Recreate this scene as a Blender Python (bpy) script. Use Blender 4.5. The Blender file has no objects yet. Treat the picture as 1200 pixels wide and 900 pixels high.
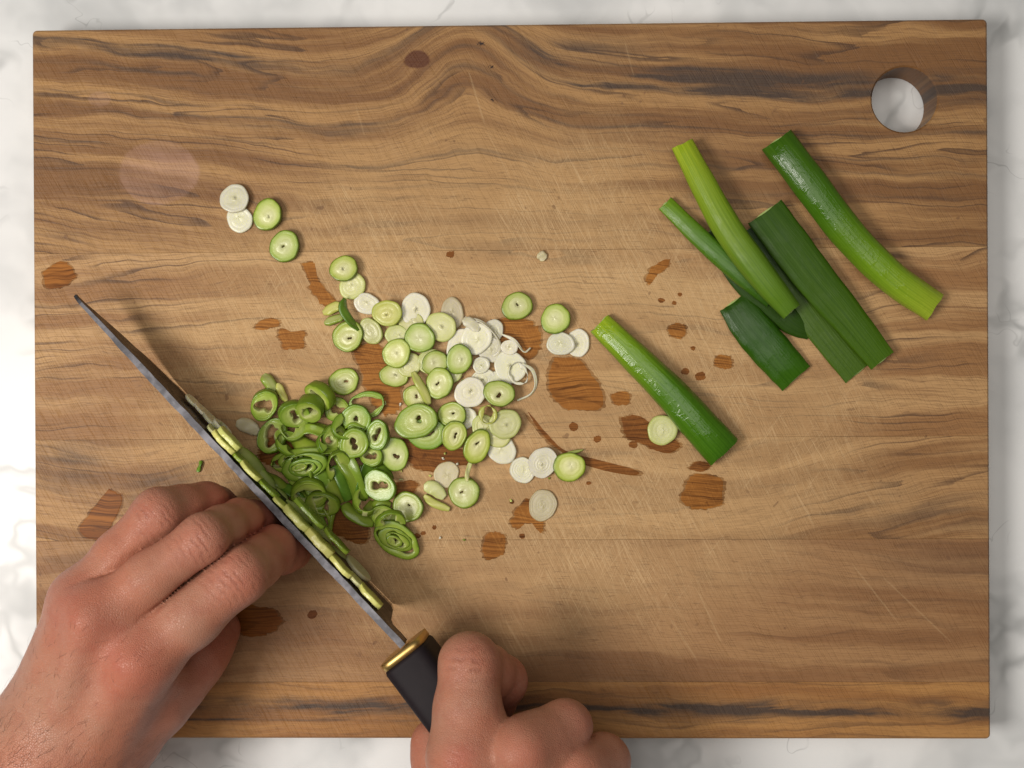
import bpy, math, random
import numpy as np
from mathutils import Vector, Matrix, Euler
from mathutils.geometry import tessellate_polygon

# ------------------------------------------------------------------ camera, world, light
MM = 0.001
T = 18.0                       # board thickness (mm); board top is z = T, marble top is z = 0
FPX = 1497.0                   # focal length in photograph pixels (1200 wide)
CAM = Vector((12.845, 0.311, 481.37 + T))
CROT = Euler((-0.0025049, 0.0231554, -0.0054394), 'XYZ')
CM = CROT.to_matrix()
scene = bpy.context.scene
col = scene.collection

cam = bpy.data.cameras.new('camera')
cam_o = bpy.data.objects.new('camera', cam)
cam_o.location = CAM * MM
cam_o.rotation_euler = CROT
cam.sensor_width = 36.0
cam.lens = 36.0 * FPX / 1200.0
cam.clip_start = 0.01
cam.clip_end = 20
col.objects.link(cam_o)
scene.camera = cam_o

world = bpy.data.worlds.new('World')
scene.world = world
world.use_nodes = True
wb = world.node_tree.nodes['Background']
wb.inputs[0].default_value = (1.0, 0.95, 0.89, 1)
wb.inputs[1].default_value = 0.09

def area(name, loc, target, size, power, colr):
    l = bpy.data.lights.new(name, 'AREA')
    l.shape = 'DISK'
    l.size = size
    l.energy = power
    l.color = colr
    o = bpy.data.objects.new(name, l)
    o.location = loc
    d = Vector(target) - Vector(loc)
    o.rotation_euler = d.to_track_quat('-Z', 'Y').to_euler()
    col.objects.link(o)
    return o

area('kitchen_lamp', (-0.46, -0.12, 0.72), (-0.02, 0.0, 0), 0.30, 5.3, (1.0, 0.95, 0.89))
area('ceiling_lamp', (0.0, 0.15, 1.55), (0.0, 0.0, 0), 1.2, 9.0, (1.0, 0.95, 0.88))

scene.view_settings.view_transform = 'Standard'
scene.view_settings.look = 'None'
scene.view_settings.gamma = 1.0
scene.view_settings.exposure = -0.06
scene.view_settings.use_curve_mapping = False

rnd = random.Random(7)

# ------------------------------------------------------------------ helpers
def P(px, py, z=0.0):
    """photo pixel -> world point (mm) at height z above the board top"""
    d = CM @ Vector(((px - 600) / FPX, -(py - 450) / FPX, -1.0))
    t = (z + T - CAM.z) / d.z
    return CAM + d * t

def pscale(z):
    return FPX / (481.37 - z)

def tag(o, label=None, cat=None, group=None, kind=None):
    if label: o['label'] = label
    if cat: o['category'] = cat
    if group: o['group'] = group
    if kind: o['kind'] = kind
    return o

def empty(name, loc_mm):
    o = bpy.data.objects.new(name, None)
    o.empty_display_size = 0.01
    o.location = Vector(loc_mm) * MM
    col.objects.link(o)
    return o

def mk(name, verts, faces, mat, parent=None, smooth=True, attrs=None, matrix=None):
    """verts in mm (world, or local when matrix is given). Parents are unrotated Empties."""
    off = Vector((0, 0, 0))
    if parent is not None:
        off = parent.location / MM
        if parent.parent: off = off + parent.parent.location / MM
    V = np.array([tuple(v) for v in verts], dtype=np.float64)
    V = (V - np.array(off)) * MM
    me = bpy.data.meshes.new(name)
    me.from_pydata(V.tolist(), [], [list(map(int, f)) for f in faces])
    if attrs:
        for k, a in attrs.items():
            at = me.attributes.new(k, 'FLOAT', 'POINT')
            at.data.foreach_set('value', np.asarray(a, dtype=np.float32))
    me.polygons.foreach_set('use_smooth', [smooth] * len(me.polygons))
    me.materials.append(mat)
    me.update()
    o = bpy.data.objects.new(name, me)
    col.objects.link(o)
    if parent is not None: o.parent = parent
    if matrix is not None: o.matrix_world = matrix
    return o

def catmull(pts, n):
    pts = [np.array(p, float) for p in pts]
    Q = [2 * pts[0] - pts[1]] + pts + [2 * pts[-1] - pts[-2]]
    out = []
    m = len(pts) - 1
    for i in range(n + 1):
        s = i / n * m
        k = min(int(s), m - 1)
        t = s - k
        a, b, c, d = Q[k:k + 4]
        out.append(0.5 * ((2 * b) + (-a + c) * t + (2 * a - 5 * b + 4 * c - d) * t * t + (-a + 3 * b - 3 * c + d) * t ** 3))
    return np.array(out)

# ------------------------------------------------------------------ node expressions
class NT:
    def __init__(s, name):
        s.m = bpy.data.materials.new(name)
        s.m.use_nodes = True
        s.t = s.m.node_tree
        s.b = s.t.nodes['Principled BSDF']
    def node(s, ty, **kw):
        n = s.t.nodes.new(ty)
        for k, v in kw.items(): setattr(n, k, v)
        return n
    def put(s, sock, v):
        if isinstance(v, X): s.t.links.new(v.s, sock)
        elif isinstance(v, bpy.types.NodeSocket): s.t.links.new(v, sock)
        else:
            if sock.type == 'RGBA' and len(v) == 3: v = (*v, 1)
            sock.default_value = v
    def math(s, op, a, b=None, c=None, clamp=False):
        n = s.node('ShaderNodeMath', operation=op, use_clamp=clamp)
        s.put(n.inputs[0], a)
        if b is not None: s.put(n.inputs[1], b)
        if c is not None: s.put(n.inputs[2], c)
        return X(s, n.outputs[0])
    def xyz(s, x, y, z=0.0):
        n = s.node('ShaderNodeCombineXYZ')
        for i, v in enumerate((x, y, z)): s.put(n.inputs[i], v)
        return n.outputs[0]
    def noise(s, x, y, z=0.0, detail=2.0, rough=0.5, dist=0.0):
        n = s.node('ShaderNodeTexNoise')
        if not isinstance(z, X):           # flat patterns: 2D noise, z only seeds it
            n.noise_dimensions = '2D'
            s.put(n.inputs['Vector'], s.xyz(x + z * 37.7, y + z * 19.3, 0.0))
        else:
            s.put(n.inputs['Vector'], s.xyz(x, y, z))
        n.inputs['Scale'].default_value = 1.0
        n.inputs['Detail'].default_value = detail
        n.inputs['Roughness'].default_value = rough
        n.inputs['Distortion'].default_value = dist
        return X(s, n.outputs[0])
    def smooth(s, x, a, b, lo=0.0, hi=1.0):
        n = s.node('ShaderNodeMapRange', interpolation_type='SMOOTHSTEP')
        s.put(n.inputs[0], x)
        s.put(n.inputs[1], a); s.put(n.inputs[2], b)
        s.put(n.inputs[3], lo); s.put(n.inputs[4], hi)
        return X(s, n.outputs[0])
    def gauss(s, x, c, w):
        d = (x - c) * (1.0 / w)
        return s.math('EXPONENT', d * d * -1.0)
    def gauss2(s, x, y, cx, cy, wx, wy):
        a = (x - cx) * (1.0 / wx); b = (y - cy) * (1.0 / wy)
        return s.math('EXPONENT', (a * a + b * b) * -1.0)
    def mix(s, f, a, b, mode='MIX'):
        n = s.node('ShaderNodeMix', data_type='RGBA', blend_type=mode)
        n.clamp_factor = True
        s.put(n.inputs[0], f); s.put(n.inputs[6], a); s.put(n.inputs[7], b)
        return n.outputs[2]
    def ramp(s, x, stops, interp='LINEAR'):
        n = s.node('ShaderNodeValToRGB')
        s.put(n.inputs[0], x)
        cr = n.color_ramp
        cr.interpolation = interp
        while len(cr.elements) < len(stops): cr.elements.new(0.5)
        for e, (p, c) in zip(cr.elements, stops):
            e.position = p; e.color = (*c, 1)
        return n.outputs[0]
    def attr(s, name):
        n = s.node('ShaderNodeAttribute', attribute_name=name)
        return X(s, n.outputs['Fac'])
    def bump(s, h, strength=0.5, dist=0.0005, normal=None):
        n = s.node('ShaderNodeBump')
        n.inputs['Strength'].default_value = strength
        n.inputs['Distance'].default_value = dist
        s.put(n.inputs['Height'], h)
        if normal is not None: s.t.links.new(normal, n.inputs['Normal'])
        return n.outputs[0]
    def coords(s, obj=None, kind='Object', k=1000.0):
        n = s.node('ShaderNodeTexCoord')
        if obj is not None: n.object = obj
        sp = s.node('ShaderNodeSeparateXYZ')
        s.t.links.new(n.outputs[kind], sp.inputs[0])
        return [X(s, sp.outputs[i]) * k for i in range(3)]
    def rand(s):
        n = s.node('ShaderNodeObjectInfo')
        return X(s, n.outputs['Random'])
    def set(s, **kw):
        for k, v in kw.items(): s.put(s.b.inputs[k.replace('_', ' ')], v)

class X:
    def __init__(s, t, sock): s.t, s.s = t, sock
    def __add__(s, o): return s.t.math('ADD', s, o)
    __radd__ = __add__
    def __sub__(s, o): return s.t.math('SUBTRACT', s, o)
    def __rsub__(s, o): return s.t.math('SUBTRACT', o, s)
    def __mul__(s, o): return s.t.math('MULTIPLY', s, o)
    __rmul__ = __mul__
    def __truediv__(s, o): return s.t.math('DIVIDE', s, o)
    def abs(s): return s.t.math('ABSOLUTE', s)
    def fract(s): return s.t.math('FRACT', s)
    def clamp(s): return s.t.math('ADD', s, 0.0, clamp=True)

# ------------------------------------------------------------------ the countertop
def marble():
    t = NT('white_marble')
    x, y, z = t.coords()
    n1 = (t.noise(x * .010, y * .010, 3.1, 4, .6) - .5) * 60
    n2 = (t.noise(x * .010, y * .010, 9.4, 4, .6) - .5) * 60
    cloud = t.noise((x + n1) * .012, (y + n2) * .012, 1.7, 4, .55)
    v1 = t.noise((x + n1 * 1.3) * .0135, (y + n2 * 1.3) * .0135, 5.2, 3, .55)
    v1 = t.math('SUBTRACT', 1.0, t.smooth((v1 - .5).abs(), 0.0, .05))
    msk = t.smooth(t.noise(x * .016, y * .016, 21.0, 2), .44, .60)
    v2 = t.noise((x + n2) * .026, (y + n1) * .026, 8.8, 3, .6)
    v2 = t.math('SUBTRACT', 1.0, t.smooth((v2 - .5).abs(), 0.0, .010))
    msk2 = t.smooth(t.noise(x * .021, y * .021, 33.0, 2), .56, .66)
    c = t.mix(t.smooth(cloud, .42, .72), (.82, .825, .82), (.55, .56, .56))
    c = t.mix(v1 * msk * .50, c, (.28, .29, .285))
    c = t.mix(v2 * msk2 * .30, c, (.16, .165, .16))
    t.set(Base_Color=c, Roughness=.32, Specular_IOR_Level=.35, Subsurface_Weight=0.0)
    return t.m

def box(x0, x1, y0, y1, z0, z1):
    v = [(x, y, z) for z in (z0, z1) for x, y in ((x0, y0), (x1, y0), (x1, y1), (x0, y1))]
    f = [(3, 2, 1, 0), (4, 5, 6, 7), (0, 1, 5, 4), (1, 2, 6, 5), (2, 3, 7, 6), (3, 0, 4, 7)]
    return v, f

v, f = box(-520, 560, -420, 400, -30, 0)
tag(mk('countertop', v, f, marble(), smooth=False), kind='structure')

# ------------------------------------------------------------------ the cutting board
BX, BY = 180.0, 134.57
board = empty('cutting_board', (0, 0, 0))
tag(board, 'worn brown wooden cutting board with round hole, scratched and spotted with water', 'cutting board')

def wood(name, idx, wet=None):
    t = NT(name)
    x, y, z = t.coords(board)
    u = x * 3.108 + y * -.021 + 599.6
    v = x * -.0146 + y * -3.109 + 447.1
    sd = 3.7 * idx + 1.3
    wob = (t.noise(u * .0055, v * .012, sd, 3, .5) - .5)
    wob2 = (t.noise(u * .02, v * .03, sd + 4, 2, .5) - .5)
    w = v + wob * (26 if idx != 1 else 30) + wob2 * 5
    if idx == 0:
        drop = t.smooth(u, 30, 380) * 34
        bump = t.gauss(u, 553, 74) * t.smooth(v, 20, 250, 1, 0) * 66
        fall = t.smooth(u, 590, 1000) * 14
        w = w - drop + bump - fall
    elif idx == 1:
        arch = t.gauss(u, 330, 330) * 16 * t.smooth(v, 300, 500, 1, .2)
        w = w + arch + t.gauss(u, 900, 160) * -8
    elif idx == 2:
        w = w - t.gauss(u, 40, 180) * (u * .16) + t.smooth(u, 820, 1170) * 46 + t.gauss(u, 700, 120) * 8
    elif idx == 3:
        w = w + t.smooth(u, 700, 1170) * -14
    broad = t.noise(u * .0016, w * .030, sd + 1, 3, .55)
    n = t.noise(u * .0011, w * (.016 if idx in (0, 1) else .012), sd + 2, 2, .45)
    K = (13, 12, 12, 9, 8)[idx]
    g = (n * K + (t.noise(u * .015, w * .2, sd + 8, 2) - .5) * .28).fract()
    late = t.smooth(g, .70, .95) * t.smooth(g, .965, .995, 1, 0)
    lm = t.smooth(t.noise(u * .004, w * .045, sd + 5, 2), .42, .62)
    fine = t.noise(u * .012, w * .60, sd + 3, 4, .6)
    fibre = t.noise(u * .03, w * 1.3, sd + 6, 2, .6)
    pore = t.smooth(t.noise(u * .05, w * .9, sd + 7, 1), .66, .74)
    tone = [((.430, .236, .090), (.225, .104, .036)), ((.520, .305, .132), (.330, .162, .060)),
            ((.470, .265, .110), (.290, .142, .052)), ((.375, .200, .085), (.265, .126, .050)),
            ((.450, .222, .070), (.300, .130, .039))][idx]
    c = t.mix(t.smooth(broad, .38, .60), tone[0], tone[1])
    c = t.mix(t.smooth(fine, .44, .70) * (.42 if idx < 3 else .24), c, (.16, .072, .027))
    c = t.mix(late * lm * (.85, .80, .62, .26, .5)[idx], c, (.085, .042, .022))
    c = t.mix(t.smooth(fibre, .50, .72) * .26, c, (.13, .06, .025))
    # dark heartwood figure
    fig = None
    fn = t.smooth(t.noise(u * .006, w * .06, sd + 9, 4, .6), .38, .62)
    if idx == 0:
        f2 = t.smooth(t.noise(u * .0045, w * .05, 31.0, 3), .36, .60)
        ln_ = None
        for c_, w_, a_ in ((39, 2.6, .8), (50, 3.4, 1.0), (66, 2.4, .75), (82, 2.0, .6), (97, 1.8, .7), (111, 2.2, .8), (139, 1.8, .55), (158, 2.2, .6), (186, 1.8, .5)):
            q = t.gauss(w, c_, w_) * a_
            ln_ = q if ln_ is None else ln_ + q
        fig = ln_ * f2 + t.gauss(w, 44, 7) * .6 + t.gauss(w, 62, 5) * .8 * t.smooth(u, 520, 640) + t.gauss(w, 118, 4) * .55 * t.smooth(u, 60, 150) * t.smooth(u, 420, 540, 1, 0) \
            + t.gauss2(u, v, 690, 60, 60, 16) * .8 + t.gauss2(u, v, 1140, 112, 60, 11) * 1.1 + t.gauss2(u, v, 905, 100, 110, 13) * .8
    elif idx == 2:
        fig = t.gauss2(u, v, 205, 575, 50, 26) * .95 + t.gauss2(u, v, 85, 545, 45, 25) * .8 + t.gauss2(u, v, 1090, 598, 130, 24) * .55
    elif idx == 4:
        fig = t.gauss(v + (t.noise(u * .012, 0.0, 4.0, 3) - .5) * 16, 829, 10) * 1.25 + t.gauss(v, 845, 1.6) * t.smooth(u, 640, 750, 1, .3)
    elif idx == 3:
        fig = t.gauss2(u, v, 1150, 660, 170, 32) * .30
    if fig is not None:
        c = t.mix(fig * (fn * .75 + .25), c, (.075, .047, .033))
    # reddish edge of the oiled wood, bare and dry towards the chopping area
    wn = (t.noise(u * .008, v * .010, 77.0, 3) - .5) * .9
    du = (u - 610) * (1 / 430.); dv = (v - 455) * (1 / 300.)
    rr = du * du + dv * dv + wn
    wear = t.smooth(rr, .25, 1.35, 1, 0)
    c = t.mix(wear * .44, c, (.62, .405, .195))
    # knife scratches: long fine cuts at a few angles
    scr = None
    pms = [t.smooth(t.noise(u * .007, v * .007, 90 + q * 7.1, 2), .30, .56) for q in (1, 2)]
    for k, (ang, ca, cb, th, am, sdd) in enumerate(((60, .009, .48, .655, .7, 1), (63, .022, .85, .585, .62, 2), (-52, .012, .50, .68, .5, 3),
                                            (35, .010, .45, .69, .45, 4), (72, .028, 1.0, .575, .6, 5), (-68, .024, .9, .61, .5, 6))):
        ca_, sa_ = math.cos(math.radians(ang)), math.sin(math.radians(ang))
        a = u * ca_ + v * sa_; b = v * ca_ - u * sa_
        s = t.smooth(t.noise(a * ca, b * cb, 50 + sdd * 5.3, 1, .4), th, th + .09)
        s = s * pms[k % 2] * am
        scr = s if scr is None else scr + s
    scr = scr * (wear * .93 + .07)
    for (si, x1, y1, x2, y2, wd, am) in ((0, 552, 78, 574, 150, 1.0, .9), (0, 574, 150, 600, 205, .8, .6), (0, 735, 45, 748, 95, .8, .6), (0, 420, 120, 432, 160, .8, .6), (3, 820, 686, 852, 757, 1.0, .9),
                                     (3, 998, 655, 1058, 732, .9, .8), (3, 1030, 668, 1122, 756, .8, .7), (3, 788, 720, 825, 778, .8, .7), (3, 560, 706, 580, 745, .8, .7), (1, 250, 400, 275, 438, .9, .7),
                                     (1, 1010, 470, 1008, 505, .8, .4), (2, 935, 575, 960, 620, .9, .7), (2, 1005, 560, 1040, 606, .8, .6)):
        if si != idx: continue
        L_ = math.hypot(x2 - x1, y2 - y1); cx_, sx_ = (x2 - x1) / L_, (y2 - y1) / L_
        al = (u - x1) * cx_ + (v - y1) * sx_; ac = (v - y1) * cx_ - (u - x1) * sx_
        scr = scr + t.gauss(ac, 0.0, wd) * t.smooth(al, 0, L_ * .2) * t.smooth(al, L_ * .8, L_, 1, 0) * am * .55
    scr = scr.clamp()
    c = t.mix(scr * .50, c, (.68, .47, .25))
    c = t.mix(pore * .35, c, (.12, .06, .03))
    dots = t.smooth(t.noise(u * .09, v * .09, 12.0, 1), .74, .80) * t.smooth(t.noise(u * .012, v * .012, 15.0, 2), .55, .66)
    c = t.mix(dots * .5, c, (.14, .065, .03))
    if idx == 0:                       # two pale pinkish oval patches tinted into the wood
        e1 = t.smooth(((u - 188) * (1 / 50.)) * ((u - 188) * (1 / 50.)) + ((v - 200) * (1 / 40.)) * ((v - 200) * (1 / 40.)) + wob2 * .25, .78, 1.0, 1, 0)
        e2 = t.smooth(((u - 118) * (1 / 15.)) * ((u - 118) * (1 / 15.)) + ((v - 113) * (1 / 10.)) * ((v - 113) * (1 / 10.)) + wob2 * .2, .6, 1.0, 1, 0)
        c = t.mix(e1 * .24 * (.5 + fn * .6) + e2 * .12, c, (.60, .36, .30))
        kn = t.gauss2(u, v, 493, 69, 15, 10)
        c = t.mix(t.smooth(kn + wob2 * .6, .30, .5) * (.6 + fine * .7), c, (.11, .036, .014))
        dk = t.gauss2(u, v, 568, 51, 7, 3.4) + t.gauss2(u, v, 580, 78, 5, 3.2) * .9 + t.gauss2(u, v, 581, 117, 4, 2.6) * .9
        c = t.mix(t.smooth(dk * t.noise(u * .55, v * .55, 2.0, 1), .30, .42), c, (.03, .014, .01))
    if wet is not None:
        tint, k = wet
        c = t.mix((t.smooth(fine, .44, .66) * .5 + late * .3).clamp(), c, (.10, .042, .014))
        c = t.mix(k, c, t.mix(1.0, c, tint, 'MULTIPLY'))
        t.set(Roughness=.36, Specular_IOR_Level=.07)
    else:
        t.put(t.b.inputs['Roughness'], .50 + wear * .18)
        t.set(Specular_IOR_Level=.28)
        hb = t.noise(u * .012, v * .50, sd, 3, .65) * .8 - t.smooth(t.noise((u * .5 + v * .866) * .02, (v * .5 - u * .866) * .8, 61.0, 1), .58, .68) * .8
        t.put(t.b.inputs['Normal'], t.bump(hb, .5, .0003))
    t.put(t.b.inputs['Base Color'], c)
    return t.m

def rrect(x0, x1, y0, y1, rads, n=6):
    """ccw outline; rads for corners (x0,y0),(x1,y0),(x1,y1),(x0,y1)"""
    out = []
    for (cx, cy, sx, sy, a0), r in zip(((x0, y0, 1, 1, 180), (x1, y0, -1, 1, 270), (x1, y1, -1, -1, 0), (x0, y1, 1, -1, 90)), rads):
        for i in range(n):
            a = math.radians(a0 + 90 * i / (n - 1))
            out.append((cx + sx * r + r * math.cos(a), cy + sy * r + r * math.sin(a)))
    return out

def plank(y0, y1, mat, top, bottom, hole=None):
    r = 1.7
    e = .7; s = .05
    ry0 = r if bottom else .12
    ry1 = r if top else .12
    o = rrect(-BX, BX, y0, y1, (ry0, ry0, ry1, ry1))
    iy0 = e if bottom else s; iy1 = e if top else s
    i_ = rrect(-BX + e, BX - e, y0 + iy0, y1 - iy1, (max(ry0 - e, .05),) * 2 + (max(ry1 - e, .05),) * 2)
    N = len(o)
    V = [(*p, .0 + (e if bottom or True else 0)) for p in o] + [(*p, T - (e if (bottom or top) else s)) for p in o] + [(*p, T) for p in i_] + [(*p, 0.0) for p in i_]
    # side, chamfer; seam edges keep a hair-thin chamfer
    for k, p in enumerate(o):
        edge = abs(abs(p[0]) - BX) < r + .01 or (bottom and p[1] < y0 + r) or (top and p[1] > y1 - r)
        V[N + k] = (*p, T - (e if edge else s))
    F = []
    for k in range(N):
        q = (k + 1) % N
        F += [(k, q, N + q, N + k), (N + k, N + q, 2 * N + q, 2 * N + k), (3 * N + k, 3 * N + q, q, k)]
    loops_t = [[Vector((*p, 0)) for p in i_]]
    idx_t = list(range(2 * N, 3 * N)); idx_b = list(range(3 * N, 4 * N))
    if hole:
        hx, hy, hr = hole
        M = 48; b0 = len(V)
        cs = [(math.cos(2 * math.pi * k / M), math.sin(2 * math.pi * k / M)) for k in range(M)]
        for rad, zz in ((hr + .6, T), (hr, T - .6), (hr, .6), (hr + .6, 0)):
            V += [(hx + rad * c_, hy + rad * s_, zz) for c_, s_ in cs]
        for ring in range(3):
            for k in range(M):
                q = (k + 1) % M
                a = b0 + ring * M
                F.append((a + k, a + M + k, a + M + q, a + q))
        loops_t.append([Vector((*V[b0 + k][:2], 0)) for k in range(M)])
        idx_t += list(range(b0, b0 + M)); idx_b += list(range(b0 + 3 * M, b0 + 4 * M))
    for tri in tessellate_polygon(loops_t):
        a, b, c = [Vector(V[idx_t[i]]) for i in tri]
        tr = tri if (b - a).cross(c - a).z > 0 else tri[::-1]
        F.append([idx_t[i] for i in tr]); F.append([idx_b[i] for i in tr][::-1])
    return mk('plank', V, F, mat, board, smooth=False)

SEAMS = [BY, 49.6, -21.2, -59.6, -113.2, -BY]
HOLE = P(1060.3, 116.5, 0)
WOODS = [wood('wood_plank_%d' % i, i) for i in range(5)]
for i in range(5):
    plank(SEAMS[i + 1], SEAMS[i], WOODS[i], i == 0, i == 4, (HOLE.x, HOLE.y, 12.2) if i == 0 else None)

# wet spots: thin films of water, each an outline of its own
WETS = {}
def wetmat(idx, deep):
    k = (idx, deep)
    if k not in WETS:
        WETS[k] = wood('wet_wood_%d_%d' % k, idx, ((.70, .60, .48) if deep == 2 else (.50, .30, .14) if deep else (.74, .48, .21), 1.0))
    return WETS[k]

def wet_spot(outline, deep=0, rough=1.4, seed=0):
    R = random.Random(seed)
    pts = catmull([np.array(p, float) for p in outline] + [np.array(outline[0], float)], len(outline) * 7)[:-1]
    ctr = pts.mean(0)
    out = []
    for p in pts:
        d = (p - ctr); d = d / (np.linalg.norm(d) + 1e-6)
        out.append(p + d * R.gauss(0, rough * .55))
    W = [P(p[0], p[1], 0) for p in out]
    yc = sum(w.y for w in W) / len(W)
    idx = min(i for i in range(5) if yc > SEAMS[i + 1])
    N = len(W)
    V = [(w.x, w.y, T + .016 + .0004 * (seed % 40)) for w in W]
    C = P(ctr[0], ctr[1], 0)
    V += [(C.x + (w.x - C.x) * .96, C.y + (w.y - C.y) * .96, T + .05 + .03 * deep + .0007 * seed) for w in W]
    F = [(k, (k + 1) % N, N + (k + 1) % N, N + k) for k in range(N)]
    poly = [[Vector((V[N + k][0], V[N + k][1], 0)) for k in range(N)]]
    for tri in tessellate_polygon(poly):
        a, b, c = [poly[0][i] for i in tri]
        tr = tri if (b - a).cross(c - a).z > 0 else tri[::-1]
        F.append([N + i for i in tr])
    # make the rim face up
    if sum(W[k].x * W[(k + 1) % N].y - W[(k + 1) % N].x * W[k].y for k in range(N)) < 0:
        F = [tuple(reversed(f)) if len(f) == 4 else f for f in F]
    spot = mk('wet_spot', V, F, wetmat(idx, deep), board, smooth=False)
    if max(np.ptp(pts[:, 0]), np.ptp(pts[:, 1])) > 13:          # damp wood creeping out along the grain
        V2 = []
        for w in W:
            V2.append((C.x + (w.x - C.x) * 1.06 + math.copysign(R.uniform(0, .9), w.x - C.x), C.y + (w.y - C.y) * 1.03 + R.uniform(-.12, .12), T + .004 + .0002 * (seed % 40)))
        poly = [[Vector((a, b, 0)) for a, b, _ in V2]]
        F2 = []
        for tri in tessellate_polygon(poly):
            a, b, c = [poly[0][i] for i in tri]
            F2.append(tri if (b - a).cross(c - a).z > 0 else tri[::-1])
        mk('damp_edge', V2, F2, wetmat(idx, 2), spot, smooth=False)
    return spot

def blob(cx, cy, rx, ry, deep=0, seed=0, n=9, j=.16, rot=0):
    R = random.Random(seed * 13 + 5)
    cr, sr = math.cos(math.radians(rot)), math.sin(math.radians(rot))
    pts = []
    for k in range(n):
        a = 2 * math.pi * k / n
        q = 1 + R.uniform(-j, j)
        ex, ey = rx * q * math.cos(a), ry * q * math.sin(a)
        pts.append((cx + ex * cr - ey * sr, cy + ex * sr + ey * cr))
    wet_spot(pts, deep, min(rx, ry) * .05 + .3, seed)

wet_spot([(650, 420), (676, 420), (694, 440), (706, 462), (703, 479), (680, 480), (662, 478), (646, 462), (643, 440)], 0, 1.2, 1)
wet_spot([(580, 376), (602, 372), (626, 378), (634, 396), (628, 416), (604, 424), (590, 404)], 0, 2.5, 2)
wet_spot([(728, 490), (744, 487), (760, 494), (771, 511), (789, 514), (797, 523), (779, 531), (755, 522), (734, 512)], 1, 1.6, 3)
blob(825, 578, 25, 21, 0, 4); blob(820, 547, 11, 6, 1, 5); blob(727, 467, 11, 9, 0, 6); blob(848, 424, 10, 9, 0, 7)
blob(794, 388, 10, 9, 0, 8); blob(821, 441, 6, 5, 1, 9); blob(803, 435, 5, 4, 1, 10); blob(579, 640, 13, 15, 0, 12, j=.3)
wet_spot([(756, 329), (764, 313), (782, 304), (783, 312), (771, 322), (762, 333)], 0, 1.2, 11)
wet_spot([(598, 612), (606, 596), (618, 585), (632, 584), (638, 606), (634, 624), (620, 612), (606, 620)], 0, 2.6, 13)
wet_spot([(618, 482), (640, 508), (662, 528), (700, 539), (745, 551), (741, 557), (692, 547), (655, 527), (632, 505)], 1, .7, 14)
wet_spot([(354, 309), (368, 308), (374, 330), (394, 354), (384, 362), (368, 346), (362, 328)], 0, 2.0, 15)
blob(315, 380, 17, 7, 0, 16, j=.35, rot=-8); blob(340, 398, 16, 11, 0, 17, j=.4)
wet_spot([(50, 320), (66, 308), (78, 308), (88, 324), (72, 336), (56, 338)], 0, 1.2, 18)
wet_spot([(128, 572), (143, 584), (132, 612), (116, 632), (93, 622), (108, 598)], 0, 1.0, 19)
blob(300, 728, 26, 19, 0, 20, j=.3)
blob(505, 530, 44, 20, 1, 21, n=14, j=.3, rot=10); blob(412, 612, 24, 24, 1, 23, n=12, j=.3); blob(332, 527, 28, 20, 1, 24, n=12, j=.3)
blob(470, 575, 16, 9, 1, 25, n=10, j=.4, rot=-20)
wet_spot([(414, 412), (440, 402), (462, 430), (470, 468), (458, 486), (440, 476), (428, 450)], 0, 3.0, 22)
for k, (a, b, r) in enumerate(((742, 521, 5), (700, 515, 5), (672, 500, 6), (775, 352, 4), (790, 355, 3), (797, 345, 3), (600, 588, 3), (612, 628, 4), (509, 618, 3),
                               (489, 628, 4), (427, 682, 5), (496, 625, 3), (366, 720, 6), (812, 408, 3), (528, 298, 5), (690, 566, 3))):
    blob(a, b, r, r * .8, 1, 40 + k, n=7)

# ------------------------------------------------------------------ spring onion materials
def onion(name, stops, rough=.32, sss=.25, streak=.25):
    t = NT(name)
    a = t.attr('layer')
    x, y, z = t.coords()
    rn = t.rand()
    n = t.noise(x * .55, y * .55, rn * 40 + z * .4, 3, .55)
    fi = t.noise(x * 2.4, y * 2.4, rn * 17 + z * 2.4, 2, .6)
    k = a + (n - .5) * .16
    c = t.ramp(k * (1 / 1.25), [(p / 1.25, q) for p, q in stops])
    c = t.mix(t.smooth(fi, .5, .72) * streak, c, t.mix(1.0, c, (.72, .80, .52), 'MULTIPLY'))
    hs = t.node('ShaderNodeHueSaturation')
    t.put(hs.inputs['Value'], .86 + rn * .26)
    t.put(hs.inputs['Hue'], .489 + (rn * 7.3).fract() * .022)
    t.put(hs.inputs['Color'], c)
    t.put(t.b.inputs['Base Color'], hs.outputs[0])
    t.set(Roughness=rough, Specular_IOR_Level=.45, Subsurface_Weight=sss, Subsurface_Radius=(1.0, 1.0, .35), Subsurface_Scale=.0011)
    t.put(t.b.inputs['Normal'], t.bump(fi * .6 + n, .22, .0003))
    return t.m

M_WHITE = onion('onion_white', [(0, (.70, .67, .44)), (.5, (.72, .69, .50)), (.9, (.73, .70, .56)), (1.15, (.62, .58, .44))], .3, .35)
M_TAN = onion('onion_dry', [(0, (.56, .50, .30)), (.6, (.60, .53, .34)), (1.1, (.52, .44, .26))], .4, .3)
M_PALE = onion('onion_pale', [(0, (.68, .66, .38)), (.45, (.64, .63, .31)), (.85, (.57, .58, .22)), (1.15, (.40, .46, .11))], .3, .3)
M_GREEN = onion('onion_green', [(0, (.68, .67, .38)), (.48, (.60, .62, .25)), (.72, (.45, .52, .11)), (.90, (.33, .42, .05)), (.98, (.13, .19, .014)), (1.15, (.13, .21, .016))], .3, 0.0)
M_RING = onion('onion_ring', [(0, (.51, .55, .24)), (.45, (.45, .51, .16)), (.72, (.32, .42, .07)), (.92, (.21, .33, .03)), (1.0, (.10, .17, .010)), (1.15, (.13, .21, .014))], .26, 0.0)
M_LEAF = onion('onion_leaf', [(0, (.20, .33, .04)), (.5, (.14, .26, .025)), (1.15, (.07, .16, .012))], .24, 0.0)
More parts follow.
